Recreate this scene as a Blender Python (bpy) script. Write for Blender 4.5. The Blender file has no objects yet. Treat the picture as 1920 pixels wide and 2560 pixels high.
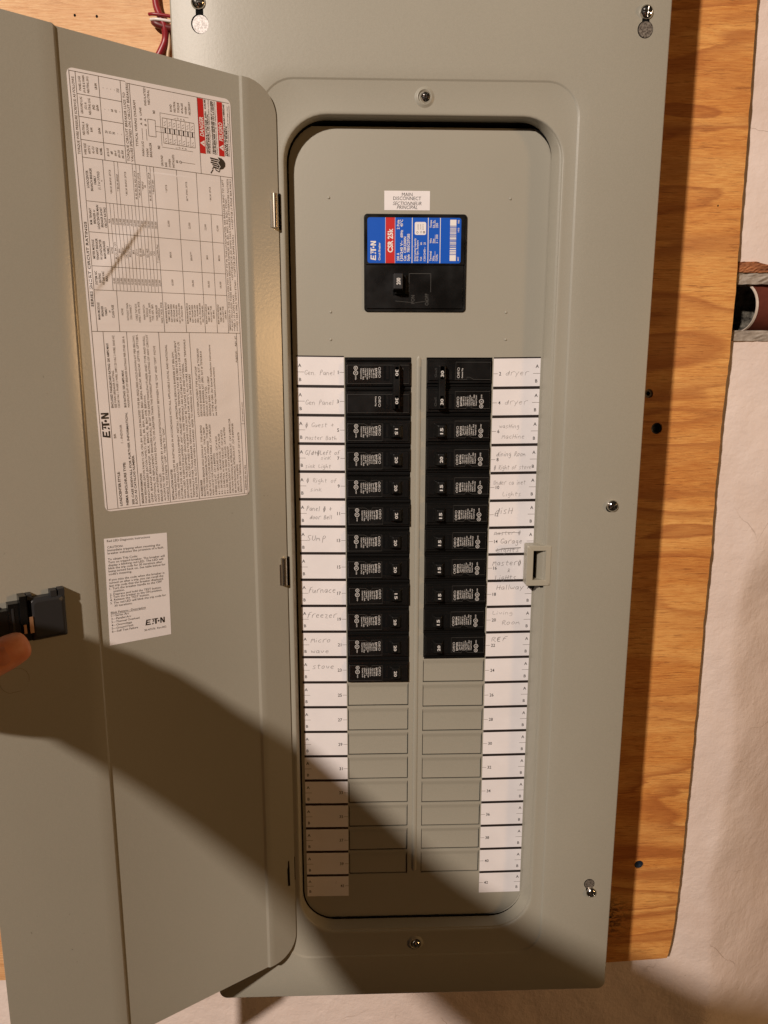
import bpy, math, random
import numpy as np
from mathutils import Vector, Matrix
random.seed(7)
K = 0.001                     # everything below is written in millimetres
scene = bpy.context.scene
col = scene.collection

# ---------------------------------------------------------------- camera
cd = bpy.data.cameras.new("camera"); cam = bpy.data.objects.new("camera", cd); col.objects.link(cam)
CM = [[0.9994743, 0.0320015, 0.0051998], [-0.0324083, 0.981616, 0.1880949], [0.0009151, -0.1881645, 0.9821371]]
cam.matrix_world = Matrix(((CM[0][0], CM[0][2], -CM[0][1], 139.944*K),
                           (CM[1][0], CM[1][2], -CM[1][1], -663.129*K),
                           (CM[2][0], CM[2][2], -CM[2][1], 522.288*K),
                           (0, 0, 0, 1)))
cd.sensor_fit = 'VERTICAL'; cd.sensor_height = 36; cd.lens = 36*1850/2560
cd.clip_start = 0.02; cd.clip_end = 50
scene.camera = cam

# ---------------------------------------------------------------- world + lamps
w = bpy.data.worlds.new("World"); scene.world = w; w.use_nodes = True
bg = w.node_tree.nodes["Background"]
bg.inputs[0].default_value = (1.0, 0.72, 0.45, 1); bg.inputs[1].default_value = 0.014
def bulb(name, loc, watt, colr, rad):
    l = bpy.data.lights.new(name, 'POINT'); l.energy = watt; l.color = colr; l.shadow_soft_size = rad*K
    o = bpy.data.objects.new(name, l); o.location = [c*K for c in loc]; col.objects.link(o)
bulb("ceiling_bulb", (-1400, -2800, 2130), 592, (1.0, 0.865, 0.765), 55)
bulb("warm_bulb", (3100, -1560, 655), 96, (1.0, 0.57, 0.24), 150)
scene.view_settings.view_transform = 'Standard'; scene.view_settings.look = 'None'
scene.view_settings.exposure = 0; scene.view_settings.gamma = 1

# ---------------------------------------------------------------- materials
def mat(name, base, rough=0.5, metal=0.0, spec=0.5, coat=0.0):
    m = bpy.data.materials.new(name); m.use_nodes = True
    b = m.node_tree.nodes["Principled BSDF"]
    b.inputs["Base Color"].default_value = (*base, 1); b.inputs["Roughness"].default_value = rough
    b.inputs["Metallic"].default_value = metal; b.inputs["Specular IOR Level"].default_value = spec
    b.inputs["Coat Weight"].default_value = coat; b.inputs["Coat Roughness"].default_value = 0.12
    return m
def nd(m, typ, **kw):
    n = m.node_tree.nodes.new(typ)
    for k, v in kw.items():
        if k in n.inputs: n.inputs[k].default_value = v
        else: setattr(n, k, v)
    return n
def lk(m, a, b): m.node_tree.links.new(a, b)
def noise(m, scale, detail=3, rough=.5, dist=0, stretch=None):
    tc = nd(m, "ShaderNodeTexCoord"); mp = nd(m, "ShaderNodeMapping")
    if stretch: mp.inputs["Scale"].default_value = stretch
    lk(m, tc.outputs["Object"], mp.inputs[0])
    n = nd(m, "ShaderNodeTexNoise", Scale=scale, Detail=detail, Roughness=rough, Distortion=dist)
    lk(m, mp.outputs[0], n.inputs["Vector"]); return n
def ramp(m, src, stops, interp='LINEAR'):
    r = nd(m, "ShaderNodeValToRGB"); e = r.color_ramp.elements; r.color_ramp.interpolation = interp
    while len(e) < len(stops): e.new(0.5)
    for el, (p, c) in zip(e, stops): el.position = p; el.color = (*c, 1) if len(c) == 3 else c
    lk(m, src, r.inputs[0]); return r
def mixc(m, fac, a, b, mode='MIX'):
    n = nd(m, "ShaderNodeMix", data_type='RGBA', blend_type=mode)
    for inp, v in ((n.inputs[0], fac), (n.inputs[6], a), (n.inputs[7], b)):
        if hasattr(v, 'links') or isinstance(v, bpy.types.NodeSocket): lk(m, v, inp)
        elif isinstance(v, (int, float)): inp.default_value = v
        else: inp.default_value = (*v, 1)
    return n.outputs[2]
def bsdf(m): return m.node_tree.nodes["Principled BSDF"]
def bump(m, h, strength, dist, prev=None):
    b = nd(m, "ShaderNodeBump", Strength=strength, Distance=dist*K); lk(m, h, b.inputs["Height"])
    if prev: lk(m, prev, b.inputs["Normal"])
    lk(m, b.outputs[0], bsdf(m).inputs["Normal"]); return b.outputs[0]

def paint(name, c, rough):
    m = mat(name, c, rough, spec=0.5)
    a = noise(m, 5, 4); r = ramp(m, a.outputs[0], [(0.3, [x*0.955 for x in c]), (0.7, [x*1.03 for x in c])])
    # dust specks and small scuffs
    s = noise(m, 240, 2, .6); sp = ramp(m, s.outputs[0], [(0.735, (0, 0, 0)), (0.76, (1, 1, 1))])
    big = noise(m, 14, 2); bm = ramp(m, big.outputs[0], [(0.55, (0, 0, 0)), (0.75, (1, 1, 1))])
    f = nd(m, "ShaderNodeMath", operation='MULTIPLY'); lk(m, sp.outputs[0], f.inputs[0]); lk(m, bm.outputs[0], f.inputs[1])
    g = noise(m, 1500, 2, .7)
    gr = ramp(m, g.outputs[0], [(0.3, (0.93, 0.93, 0.93)), (0.7, (1.05, 1.05, 1.05))])
    c1 = mixc(m, 1.0, r.outputs[0], gr.outputs[0], 'MULTIPLY')
    c2 = mixc(m, f.outputs[0], c1, [x*0.45 for x in c])
    lk(m, c2, bsdf(m).inputs["Base Color"])
    n1 = noise(m, 420, 3, .55); p = bump(m, n1.outputs[0], 0.22, 0.25)
    n2 = noise(m, 9, 2); bump(m, n2.outputs[0], 0.25, 1.2, p)
    return m
GREY = (0.328, 0.310, 0.252)
M = {}
M['grey'] = paint("grey_enamel", GREY, 0.40)
bsdf(M['grey']).inputs["Specular IOR Level"].default_value = 0.36
M['grey_door'] = paint("grey_enamel_gloss", GREY, 0.29)
bsdf(M['grey_door']).inputs["Specular IOR Level"].default_value = 0.75
M['grey_in'] = paint("grey_enamel_satin", GREY, 0.42)
M['grey_plastic'] = mat("grey_plastic", (0.36, 0.335, 0.265), 0.45)
M['black'] = mat("black_plastic", (0.0055, 0.0053, 0.005), 0.3, spec=0.42)
nn_ = noise(M['black'], 300, 3); bump(M['black'], nn_.outputs[0], 0.25, 0.15)
q_ = noise(M['black'], 40, 4); r_ = ramp(M['black'], q_.outputs[0], [(0.35, (.2, .2, .2)), (0.7, (.42, .42, .42))]); lk(M['black'], r_.outputs[0], bsdf(M['black']).inputs["Roughness"])
M['black_deep'] = mat("black_moulding", (0.004, 0.004, 0.004), 0.6, spec=0.15)
M['moulded'] = mat("moulded_lettering", (0.075, 0.072, 0.066), 0.4)  # paler flat tone paints the edge highlights of raised black plastic
M['latch'] = mat("dark_latch_plastic", (0.020, 0.020, 0.021), 0.42, spec=0.35)
M['ink'] = mat("printed_black_ink", (0.022, 0.016, 0.013), 0.5)
M['bar'] = mat("printed_bar", (0.018, 0.012, 0.010), 0.45)
M['ink_soft'] = mat("fine_print_ink", (0.11, 0.085, 0.065), 0.55)
M['white_print'] = mat("white_lettering", (0.62, 0.60, 0.57), 0.5)
M['pencil'] = mat("pencil_marks", (0.34, 0.315, 0.30), 0.45)
M['pencil_dark'] = mat("pencil_marks_dark", (0.22, 0.20, 0.19), 0.45)
def paper(name, c, stain=0.0):
    m = mat(name, c, 0.42)
    a = noise(m, 22, 4, .6); r = ramp(m, a.outputs[0], [(0.35, [x*0.93 for x in c]), (0.65, c)])
    lk(m, r.outputs[0], bsdf(m).inputs["Base Color"])
    if stain:
        b = noise(m, 9, 3, .6, 1.2); bump(m, b.outputs[0], stain, 3.0)
    return m
M['paper'] = paper("white_paper", (0.80, 0.765, 0.765))
M['sticker'] = paper("white_vinyl", (0.80, 0.75, 0.73), 0.22)
M['white'] = mat("label_white", (0.78, 0.74, 0.70), 0.45)
M['blue'] = mat("label_blue", (0.002, 0.085, 0.50), 0.5, spec=0.25)
M['red'] = mat("label_red", (0.52, 0.016, 0.014), 0.5, spec=0.3)
M['steel'] = mat("zinc_plated_steel", (0.74, 0.71, 0.66), 0.16, 1.0)
sn = noise(M['steel'], 260, 3); bump(M['steel'], sn.outputs[0], 0.35, 0.3)
M['nickel'] = mat("hinge_steel", (0.66, 0.58, 0.47), 0.24, 1.0)
M['galv'] = mat("bare_back_metal", (0.78, 0.75, 0.73), 0.55, 0.1)
gn = noise(M['galv'], 900, 4, .7); gr_ = ramp(M['galv'], gn.outputs[0], [(0.38, (.42, .39, .37)), (0.58, (.80, .77, .75))]); lk(M['galv'], gr_.outputs[0], bsdf(M['galv']).inputs["Base Color"])
M['galv_dark'] = mat("tarnished_back_metal", (0.30, 0.26, 0.22), 0.4, 0.6)
gn = noise(M['galv_dark'], 700, 4, .7); gr_ = ramp(M['galv_dark'], gn.outputs[0], [(0.4, (.10, .08, .065)), (0.6, (.42, .37, .31))]); lk(M['galv_dark'], gr_.outputs[0], bsdf(M['galv_dark']).inputs["Base Color"])
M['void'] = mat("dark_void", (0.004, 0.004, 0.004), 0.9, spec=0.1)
M['cable_red'] = mat("red_cable_jacket", (0.26, 0.012, 0.020), 0.38)
M['cable_dark'] = mat("dark_red_cable", (0.12, 0.012, 0.010), 0.45)
M['cable_white'] = mat("white_cable", (0.72, 0.66, 0.60), 0.35)
M['cable_tan'] = mat("tan_cable", (0.60, 0.42, 0.26), 0.5)
M['plug'] = mat("blue_black_anchor", (0.012, 0.020, 0.032), 0.4)
M['copper'] = mat("copper_spring", (0.72, 0.42, 0.24), 0.35, 0.8)

# plywood
def wood():
    m = mat("fir_plywood", (.5, .25, .1), 0.5, spec=0.35)
    tc = nd(m, "ShaderNodeTexCoord"); mp = nd(m, "ShaderNodeMapping"); mp.inputs["Scale"].default_value = (1.5, 1, 8.5)
    mp.inputs["Rotation"].default_value = (0, 0.06, 0)
    lk(m, tc.outputs["Object"], mp.inputs[0])
    # small sideways jitter breaks the band edges into fibres
    jn = noise(m, 14, 4, .7, 0, (3, 1, 45)); js = nd(m, "ShaderNodeVectorMath", operation='SCALE'); js.inputs[3].default_value = 0.030; lk(m, jn.outputs[1], js.inputs[0])
    ja = nd(m, "ShaderNodeVectorMath", operation='ADD'); lk(m, mp.outputs[0], ja.inputs[0]); lk(m, js.outputs[0], ja.inputs[1])
    n1 = nd(m, "ShaderNodeTexNoise", Scale=2.1, Detail=2.5, Roughness=0.42, Distortion=0.5); lk(m, ja.outputs[0], n1.inputs["Vector"])
    mu = nd(m, "ShaderNodeMath", operation='MULTIPLY'); mu.inputs[1].default_value = 6.0; lk(m, n1.outputs[0], mu.inputs[0])
    fr = nd(m, "ShaderNodeMath", operation='FRACT'); lk(m, mu.outputs[0], fr.inputs[0])
    bands = ramp(m, fr.outputs[0], [(0.0, (0, 0, 0)), (0.30, (.05, .05, .05)), (0.62, (.45, .45, .45)), (0.88, (1, 1, 1)), (0.95, (.5, .5, .5)), (1.0, (0, 0, 0))])
    fib = noise(m, 10, 8, .75, 0.3, (5, 1, 75)); fb = ramp(m, fib.outputs[0], [(0.36, (0, 0, 0)), (0.64, (1, 1, 1))])
    tint = noise(m, 4.5, 4, .55, 0.5, (1.0, 1, 6)); tr = ramp(m, tint.outputs[0], [(0.38, (0, 0, 0)), (0.60, (1, 1, 1))])
    # overexposed left of the sheet, its brightness painted in as paler tones
    sx = nd(m, "ShaderNodeSeparateXYZ"); lk(m, tc.outputs["Object"], sx.inputs[0])
    mr = nd(m, "ShaderNodeMapRange"); mr.inputs[1].default_value = 0.05; mr.inputs[2].default_value = 0.35; lk(m, sx.outputs[0], mr.inputs[0])
    light = mixc(m, mr.outputs[0], (0.74, 0.45, 0.22), (0.70, 0.345, 0.098))
    mid = mixc(m, mr.outputs[0], (0.69, 0.39, 0.18), (0.59, 0.245, 0.058))
    dark = mixc(m, mr.outputs[0], (0.58, 0.29, 0.12), (0.33, 0.095, 0.022))
    base = mixc(m, tr.outputs[0], light, mid)
    m3 = nd(m, "ShaderNodeMapRange"); m3.inputs[3].default_value = 0.45; m3.inputs[4].default_value = 1.0; lk(m, fb.outputs[0], m3.inputs[0])
    bf = nd(m, "ShaderNodeMath", operation='MULTIPLY'); lk(m, bands.outputs[0], bf.inputs[0]); lk(m, m3.outputs[0], bf.inputs[1])
    vis = noise(m, 3, 2, .5, 0, (1, 1, 2.5)); vr = ramp(m, vis.outputs[0], [(0.36, (.5, .5, .5)), (0.55, (1, 1, 1))])
    bf2 = nd(m, "ShaderNodeMath", operation='MULTIPLY'); lk(m, bf.outputs[0], bf2.inputs[0]); lk(m, vr.outputs[0], bf2.inputs[1])
    c = mixc(m, bf2.outputs[0], base, dark)
    # dark fibre flecks in two sizes
    for sc, st, lo, hi, amt in ((11, (2.2, 1, 30), .56, .64, .5), (30, (1.4, 1, 24), .58, .66, .42)):
        po = noise(m, sc, 4, .8, 0.2, st); pr = ramp(m, po.outputs[0], [(lo, (0, 0, 0)), (hi, (1, 1, 1))])
        pf = nd(m, "ShaderNodeMath", operation='MULTIPLY'); pf.inputs[1].default_value = amt; lk(m, pr.outputs[0], pf.inputs[0])
        c = mixc(m, pf.outputs[0], c, mixc(m, mr.outputs[0], (0.46, 0.23, 0.10), (0.21, 0.062, 0.016)))
    fine = mixc(m, 0.45, c, fb.outputs[0], 'SOFT_LIGHT')
    # soot-like mould blot low down beside the panel
    vo = nd(m, "ShaderNodeVectorMath", operation='DISTANCE'); lk(m, tc.outputs["Object"], vo.inputs[0]); vo.inputs[1].default_value = (0.424, 0.095, -0.112)
    d1 = nd(m, "ShaderNodeMapRange"); d1.inputs[1].default_value = 0.040; d1.inputs[2].default_value = 0.008; d1.inputs[3].default_value = 0; d1.inputs[4].default_value = 1; lk(m, vo.outputs[1], d1.inputs[0])
    mo = noise(m, 110, 5, .75, 0, (1, 1, 2.4)); mr2 = ramp(m, mo.outputs[0], [(0.46, (0, 0, 0)), (0.56, (1, 1, 1))])
    mf = nd(m, "ShaderNodeMath", operation='MULTIPLY'); lk(m, d1.outputs[0], mf.inputs[0]); lk(m, mr2.outputs[0], mf.inputs[1])
    out = mixc(m, mf.outputs[0], fine, (0.02, 0.015, 0.008))
    lk(m, out, bsdf(m).inputs["Base Color"])
    p = bump(m, fb.outputs[0], 0.35, 0.5); bump(m, bands.outputs[0], 0.15, 0.3, p)
    return m
M['wood'] = wood()
M['wood_edge'] = mat("plywood_edge", (0.20, 0.11, 0.06), 0.8)
# painted masonry wall
def wallmat():
    m = mat("painted_masonry", (.74, .62, .55), 0.55, spec=0.3)
    a = noise(m, 7, 4, .6); r = ramp(m, a.outputs[0], [(0.3, (.66, .54, .475)), (0.68, (.78, .665, .60))])
    s = noise(m, 90, 3, .7); sp = ramp(m, s.outputs[0], [(0.70, (0, 0, 0)), (0.74, (1, 1, 1))])
    big = noise(m, 18, 2); bm = ramp(m, big.outputs[0], [(0.5, (0, 0, 0)), (0.66, (1, 1, 1))])
    f = nd(m, "ShaderNodeMath", operation='MULTIPLY'); lk(m, sp.outputs[0], f.inputs[0]); lk(m, bm.outputs[0], f.inputs[1])
    c = mixc(m, f.outputs[0], r.outputs[0], (.30, .20, .13))
    # hair-line cracks
    tc = nd(m, "ShaderNodeTexCoord"); wn = nd(m, "ShaderNodeTexNoise", Scale=14, Detail=4); lk(m, tc.outputs["Object"], wn.inputs["Vector"])
    vm = nd(m, "ShaderNodeVectorMath", operation='SCALE'); vm.inputs[3].default_value = 0.05; lk(m, wn.outputs[1], vm.inputs[0])
    va = nd(m, "ShaderNodeVectorMath", operation='ADD'); lk(m, vm.outputs[0], va.inputs[0]); lk(m, tc.outputs["Object"], va.inputs[1])
    vo = nd(m, "ShaderNodeTexVoronoi", Scale=6.0, feature='DISTANCE_TO_EDGE'); lk(m, va.outputs[0], vo.inputs["Vector"])
    cr = ramp(m, vo.outputs[0], [(0.0, (.6, .6, .6)), (0.0035, (0, 0, 0))])
    cf = nd(m, "ShaderNodeMath", operation='MULTIPLY'); lk(m, cr.outputs[0], cf.inputs[0]); lk(m, bm.outputs[0], cf.inputs[1])
    c = mixc(m, cf.outputs[0], c, (.22, .14, .09))
    lk(m, c, bsdf(m).inputs["Base Color"])
    n1 = noise(m, 60, 5, .6); p = bump(m, n1.outputs[0], 0.6, 2.4)
    n2 = noise(m, 260, 4, .65); p = bump(m, n2.outputs[0], 0.45, 0.8, p)
    n3 = noise(m, 16, 2, .5); bump(m, n3.outputs[0], 0.25, 5.0, p)
    return m
M['wall'] = wallmat()
def rough_mat(name, c1, c2, sc, b=1.5, stretch=None):
    m = mat(name, c1, 0.8, spec=0.2)
    a = noise(m, sc, 5, .7, 0, stretch); r = ramp(m, a.outputs[0], [(0.35, c1), (0.65, c2)]); lk(m, r.outputs[0], bsdf(m).inputs["Base Color"])
    bump(m, a.outputs[0], 0.7, b); return m
M['mortar'] = rough_mat("grey_mortar", (.24, .20, .16), (.42, .37, .31), 60)
M['splinter'] = rough_mat("splintered_wood", (.10, .03, .015), (.42, .17, .07), 30, 2.5, (1, 1, 7))
M['pipe_in'] = rough_mat("mottled_pipe_bore", (.014, .012, .010), (.20, .185, .15), 110, 1.5)  # bore mottled from near black to grey
M['pipe_red'] = rough_mat("oxide_red_paint", (.085, .020, .012), (.13, .032, .018), 40, .4)
M['pipe_rim'] = rough_mat("cream_paint_rim", (.50, .43, .36), (.66, .58, .50), 80, .4)
# skin
def skin():
    m = mat("skin", (.40, .14, .08), 0.5, spec=0.35)
    a = noise(m, 60, 4, .6); r = ramp(m, a.outputs[0], [(0.3, (.52, .17, .075)), (0.7, (.68, .30, .15))]); lk(m, r.outputs[0], bsdf(m).inputs["Base Color"])
    bsdf(m).inputs["Subsurface Weight"].default_value = 0.12; bsdf(m).inputs["Subsurface Radius"].default_value = (0.004, 0.0015, 0.0008)
    n1 = noise(m, 700, 3, .6, 0, (1, 1, 1)); bump(m, n1.outputs[0], 0.35, 0.3); return m
M['skin'] = skin()
M['nail'] = mat("finger_nail", (.50, .19, .10), 0.32)
M['cloth'] = rough_mat("grey_sweatshirt", (.10, .10, .11), (.14, .14, .15), 200, .6)
M['hair'] = rough_mat("brown_hair", (.03, .018, .010), (.06, .035, .02), 200, .6)

# ---------------------------------------------------------------- mesh builder
def world_of(o):
    p = Vector((0, 0, 0))
    while o: p = p+Vector(o.location); o = o.parent
    return p
class MB:
    def __init__(s): s.v = []; s.f = []; s.m = []; s.names = []
    def mi(s, name):
        if name not in s.names: s.names.append(name)
        return s.names.index(name)
    def add(s, verts, faces, name):
        b = len(s.v); i = s.mi(name); s.v += [tuple(v) for v in verts]
        for f in faces: s.f.append([b+k for k in f]); s.m.append(i)
    def box(s, x0, x1, y0, y1, z0, z1, name):
        v = [(x, y, z) for x in (x0, x1) for y in (y0, y1) for z in (z0, z1)]
        s.add(v, [(0, 1, 3, 2), (4, 6, 7, 5), (0, 4, 5, 1), (2, 3, 7, 6), (0, 2, 6, 4), (1, 5, 7, 3)], name)
    def frust(s, x0, x1, z0, z1, yb, yt, ins, name, r=None):
        """raised tier whose top (towards -y) is inset on all sides"""
        if not isinstance(ins, (tuple, list)): ins = (ins,)*4
        a, b, c, d = ins   # left, right, bottom, top
        v = [(x0, yb, z0), (x1, yb, z0), (x1, yb, z1), (x0, yb, z1), (x0+a, yt, z0+c), (x1-b, yt, z0+c), (x1-b, yt, z1-d), (x0+a, yt, z1-d)]
        s.add(v, [(4, 5, 6, 7), (0, 1, 5, 4), (1, 2, 6, 5), (2, 3, 7, 6), (3, 0, 4, 7), (3, 2, 1, 0)], name)
    def rect(s, x0, x1, z0, z1, y, name): s.add([(x0, y, z0), (x1, y, z0), (x1, y, z1), (x0, y, z1)], [(0, 1, 2, 3)], name)
    def loft(s, loops, name, cap0=False, cap1=False, closed=True):
        b = len(s.v); i = s.mi(name); n = len(loops[0])
        for L in loops: s.v += [tuple(p) for p in L]
        for k in range(len(loops)-1):
            for j in range(n if closed else n-1):
                j2 = (j+1) % n
                s.f.append([b+k*n+j, b+k*n+j2, b+(k+1)*n+j2, b+(k+1)*n+j]); s.m.append(i)
        if cap0: s.f.append([b+j for j in range(n)][::-1]); s.m.append(i)
        if cap1: s.f.append([b+(len(loops)-1)*n+j for j in range(n)]); s.m.append(i)
    def tube(s, pts, rad, name, seg=10):
        pts = [Vector(p) for p in pts]; loops = []
        for k, p in enumerate(pts):
            t = (pts[min(k+1, len(pts)-1)]-pts[max(k-1, 0)]).normalized()
            a = t.orthogonal().normalized() if k == 0 else (a - t*a.dot(t)).normalized()
            b = t.cross(a); r = rad[k] if isinstance(rad, (list, tuple)) else rad
            loops.append([p+(a*math.cos(2*math.pi*j/seg)+b*math.sin(2*math.pi*j/seg))*r for j in range(seg)])
        s.loft(loops, name, True, True)
    def disc(s, c, r, y, name, seg=24, rz=None):
        s.add([(c[0]+r*math.cos(2*math.pi*j/seg), y, c[1]+(rz or r)*math.sin(2*math.pi*j/seg)) for j in range(seg)], [tuple(range(seg))], name)
    def ring(s, c, r0, r1, y, name, seg=28):
        v = [(c[0]+r*math.cos(2*math.pi*j/seg), y, c[1]+r*math.sin(2*math.pi*j/seg)) for r in (r0, r1) for j in range(seg)]
        s.add(v, [(j, (j+1) % seg, seg+(j+1) % seg, seg+j) for j in range(seg)], name)
    def line(s, pts, wd, y, name):
        """flat ribbon through 2D points (x,z)"""
        P = [Vector((p[0], p[1])) for p in pts]; L = []; R = []
        for k, p in enumerate(P):
            t = P[min(k+1, len(P)-1)]-P[max(k-1, 0)]
            if t.length < 1e-6: t = Vector((1, 0))
            t.normalize(); n = Vector((-t.y, t.x))*wd/2
            L.append((p.x+n.x, y, p.y+n.y)); R.append((p.x-n.x, y, p.y-n.y))
        n = len(P); s.add(L+R, [(k, n+k, n+k+1, k+1) for k in range(n-1)], name)
    def text(s, t, size, x, z, name, y=0.0, rot=0, align='CENTER', xs=1.0, bold=0.0, shear=0.0, va='CENTER'):
        V, F = glyphs(t, bold, shear)
        if not V: return
        a = np.array(V); x0, x1 = a[:, 0].min(), a[:, 0].max()
        ox = {'CENTER': (x0+x1)/2, 'LEFT': x0, 'RIGHT': x1}[align]; oz = CAP/2 if va == 'CENTER' else 0
        c, sn_ = math.cos(math.radians(rot)), math.sin(math.radians(rot)); k = size/CAP   # size = cap height
        out = []
        for px, pz in V:
            u, v = (px-ox)*k*xs, (pz-oz)*k
            out.append((x+u*c-v*sn_, y, z+u*sn_+v*c))
        s.add(out, F, name)
    def build(s, name, parent=None, label=None, tf=None, bevel=0, smooth=0, local=False):
        me = bpy.data.meshes.new(name)
        V = s.v if tf is None else [tf(v) for v in s.v]
        me.from_pydata([(a*K, b*K, c*K) for a, b, c in V], [], s.f)
        for n in s.names: me.materials.append(M[n])
        me.polygons.foreach_set("material_index", s.m)
        me.update()
        o = bpy.data.objects.new(name, me); col.objects.link(o)
        if parent:
            o.parent = parent
            if not local: o.location = -world_of(parent)
        if label: o['label'] = label
        if smooth:
            me.polygons.foreach_set("use_smooth", [True]*len(me.polygons))
            me.set_sharp_from_angle(angle=math.radians(smooth))
        if bevel:
            b = o.modifiers.new("bevel", 'BEVEL'); b.width = bevel*K; b.segments = 2; b.limit_method = 'ANGLE'; b.angle_limit = math.radians(40)
        return o
_tc = bpy.data.curves.new("lettering", 'FONT'); _to = bpy.data.objects.new("lettering", _tc); col.objects.link(_to)
_tc.resolution_u = 2; _cache = {}
def glyphs(t, bold, shear):
    key = (t, bold, shear)
    if key in _cache: return _cache[key]
    _tc.body = t; _tc.offset = bold; _tc.shear = shear
    dg = bpy.context.evaluated_depsgraph_get(); dg.update()
    me = _to.evaluated_get(dg).to_mesh()
    V = [(v.co.x, v.co.y) for v in me.vertices]; F = [tuple(p.vertices) for p in me.polygons]
    _to.evaluated_get(dg).to_mesh_clear(); _cache[key] = (V, F); return V, F
_h = glyphs('H', 0.0, 0.0)[0]; CAP = max(v[1] for v in _h)-min(v[1] for v in _h)
def thing(name, label, cat, loc=(0, 0, 0), group=None):
    o = bpy.data.objects.new(name, None); o.empty_display_size = 0.02; col.objects.link(o); o.location = [c*K for c in loc]
    o['label'] = label; o['category'] = cat
    if group: o['group'] = group
    return o
def rrect(x0, x1, z0, z1, r, y, n=10):
    """rounded rectangle loop, constant vertex count; r may be 4 radii (bl,br,tr,tl)"""
    if not isinstance(r, (tuple, list)): r = (r,)*4
    P = []
    for (cx, cz, rr, a0) in ((x0+r[0], z0+r[0], r[0], 180), (x1-r[1], z0+r[1], r[1], 270), (x1-r[2], z1-r[2], r[2], 0), (x0+r[3], z1-r[3], r[3], 90)):
        for k in range(n+1):
            a = math.radians(a0+90*k/n); P.append((cx+rr*math.cos(a), y, cz+rr*math.sin(a)))
    return P
def bool_cut(o, cutter):
    m = o.modifiers.new("cut", 'BOOLEAN'); m.object = cutter; m.solver = 'EXACT'; m.operation = 'DIFFERENCE'
    dg = bpy.context.evaluated_depsgraph_get(); dg.update()
    me = bpy.data.meshes.new_from_object(o.evaluated_get(dg)); o.modifiers.clear(); o.data = me
    bpy.data.objects.remove(cutter)

# ---------------------------------------------------------------- setting: wall and plywood
def wall_y(x, z):
    y = 113.0
    f = min(max((430-z)/170, 0), 1); f = f*f*(3-2*f)
    d = x-560-6*math.sin(z*0.021)
    if d > 0: y += f*(0.55*d*d/(d+16))
    y += 0.7*math.sin(x*0.045+1.1*math.sin(z*0.02))*math.sin(z*0.031+0.7)+0.35*math.sin(x*0.11+z*0.07)
    f2 = min(max((x-525)/60, 0), 1); y += f2*0.8*math.sin(z*0.055+math.sin(x*.06))
    return max(y, 110.5) if x < 520 else y
xs = sorted(set([-1400, -1000, -700, -450]+list(range(-330, 500, 12))+list(range(500, 700, 4))+[720, 760, 820, 900, 1050, 1300, 1700]))
zs = sorted(set([-1100, -800, -600, -450]+list(range(-360, 880, 6))+[900, 960, 1050, 1200, 1500]))
b = MB(); nz = len(zs); idx = []
V = [(x, wall_y(x, z), z) for x in xs for z in zs]; F = []
for i in range(len(xs)-1):
    for j in range(nz-1):
        xm, zm = (xs[i]+xs[i+1])/2, (zs[j]+zs[j+1])/2
        if 500 < xm < 640 and 558 < zm < 622: continue
        F.append((i*nz+j, (i+1)*nz+j, (i+1)*nz+j+1, i*nz+j+1))
b.add(V, F, 'wall'); wall = b.build("wall", smooth=60); wall['kind'] = 'structure'
# chase behind the pipe and the broken masonry round it
b = MB(); b.box(495, 645, 165, 175, 545, 640, 'mortar'); b.build("chase_back", wall)
def lumpy(x0, x1, z0f, z1f, yf, name, mname, amp=1.2, nx=26, nzz=5, depth=50):
    b = MB(); rnd = random.Random(name)
    G = []
    for i in range(nx+1):
        x = x0+(x1-x0)*i/nx
        for j in range(nzz+1):
            t = j/nzz; e = 1 if 0 < j < nzz else 0.6
            G.append((x, yf(x)+rnd.uniform(-amp, amp), z0f(x)*(1-t)+z1f(x)*t+rnd.uniform(-amp, amp)*0.5*e))
    n1 = nzz+1; F = [(i*n1+j, (i+1)*n1+j, (i+1)*n1+j+1, i*n1+j+1) for i in range(nx) for j in range(nzz)]
    nb = len(G)
    for i in range(nx+1):
        for j in (0, nzz): g = G[i*n1+j]; G.append((g[0], g[1]+depth, g[2]))
    for i in range(nx):
        a0, a1 = nb+2*i, nb+2*(i+1)
        F += [(i*n1, a0, a1, (i+1)*n1), (i*n1+nzz, (i+1)*n1+nzz, a1+1, a0+1)]
    b.add(G, F, mname); return b.build(name, wall)
lumpy(505, 642, lambda x: 609+0.02*(x-540), lambda x: 621, lambda x: 112.2, "mortar_bed", 'mortar')
lumpy(505, 642, lambda x: 552.5, lambda x: 563, lambda x: 111.4, "mortar_bed", 'mortar', .7)
lumpy(505, 566, lambda x: 620+0.05*abs(x-540), lambda x: 631-max(0, (x-545))*0.28, lambda x: 110.6, "splintered_batten", 'splinter', .7, 24, 7, 25)
b = MB(); rim = []
# plywood backboard
pw = thing("plywood_backboard", "orange fir plywood sheet behind the grey breaker panel, fixed to the painted wall", "plywood board", (0, 95, -170))
edge = [(-620, -178), (434, -172.5), (498, -169), (504, -168.2), (505.2, -163), (507.5, -150), (509, -130), (510.5, -100), (512, -40), (513, 60), (514, 160), (513.5, 260), (515, 330), (513.8, 400), (514.6, 470), (516.5, 540), (517, 600), (516.2, 660), (515.3, 760), (513.5, 860), (513, 1050), (-620, 1050)]
fine = []
rr = random.Random(3)
for k in range(len(edge)):
    p, q = edge[k], edge[(k+1) % len(edge)]; n = max(1, int(math.dist(p, q)/7)) if p[0] > 480 and q[0] > 480 else 1
    for t in range(n): fine.append((p[0]+(q[0]-p[0])*t/n+(rr.uniform(-.45, .45) if n > 1 else 0), p[1]+(q[1]-p[1])*t/n))
b = MB(); n = len(fine)
b.add([(x, 95, z) for x, z in fine]+[(x, 113.2, z) for x, z in fine], [tuple(range(n))], 'wood')
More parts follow.
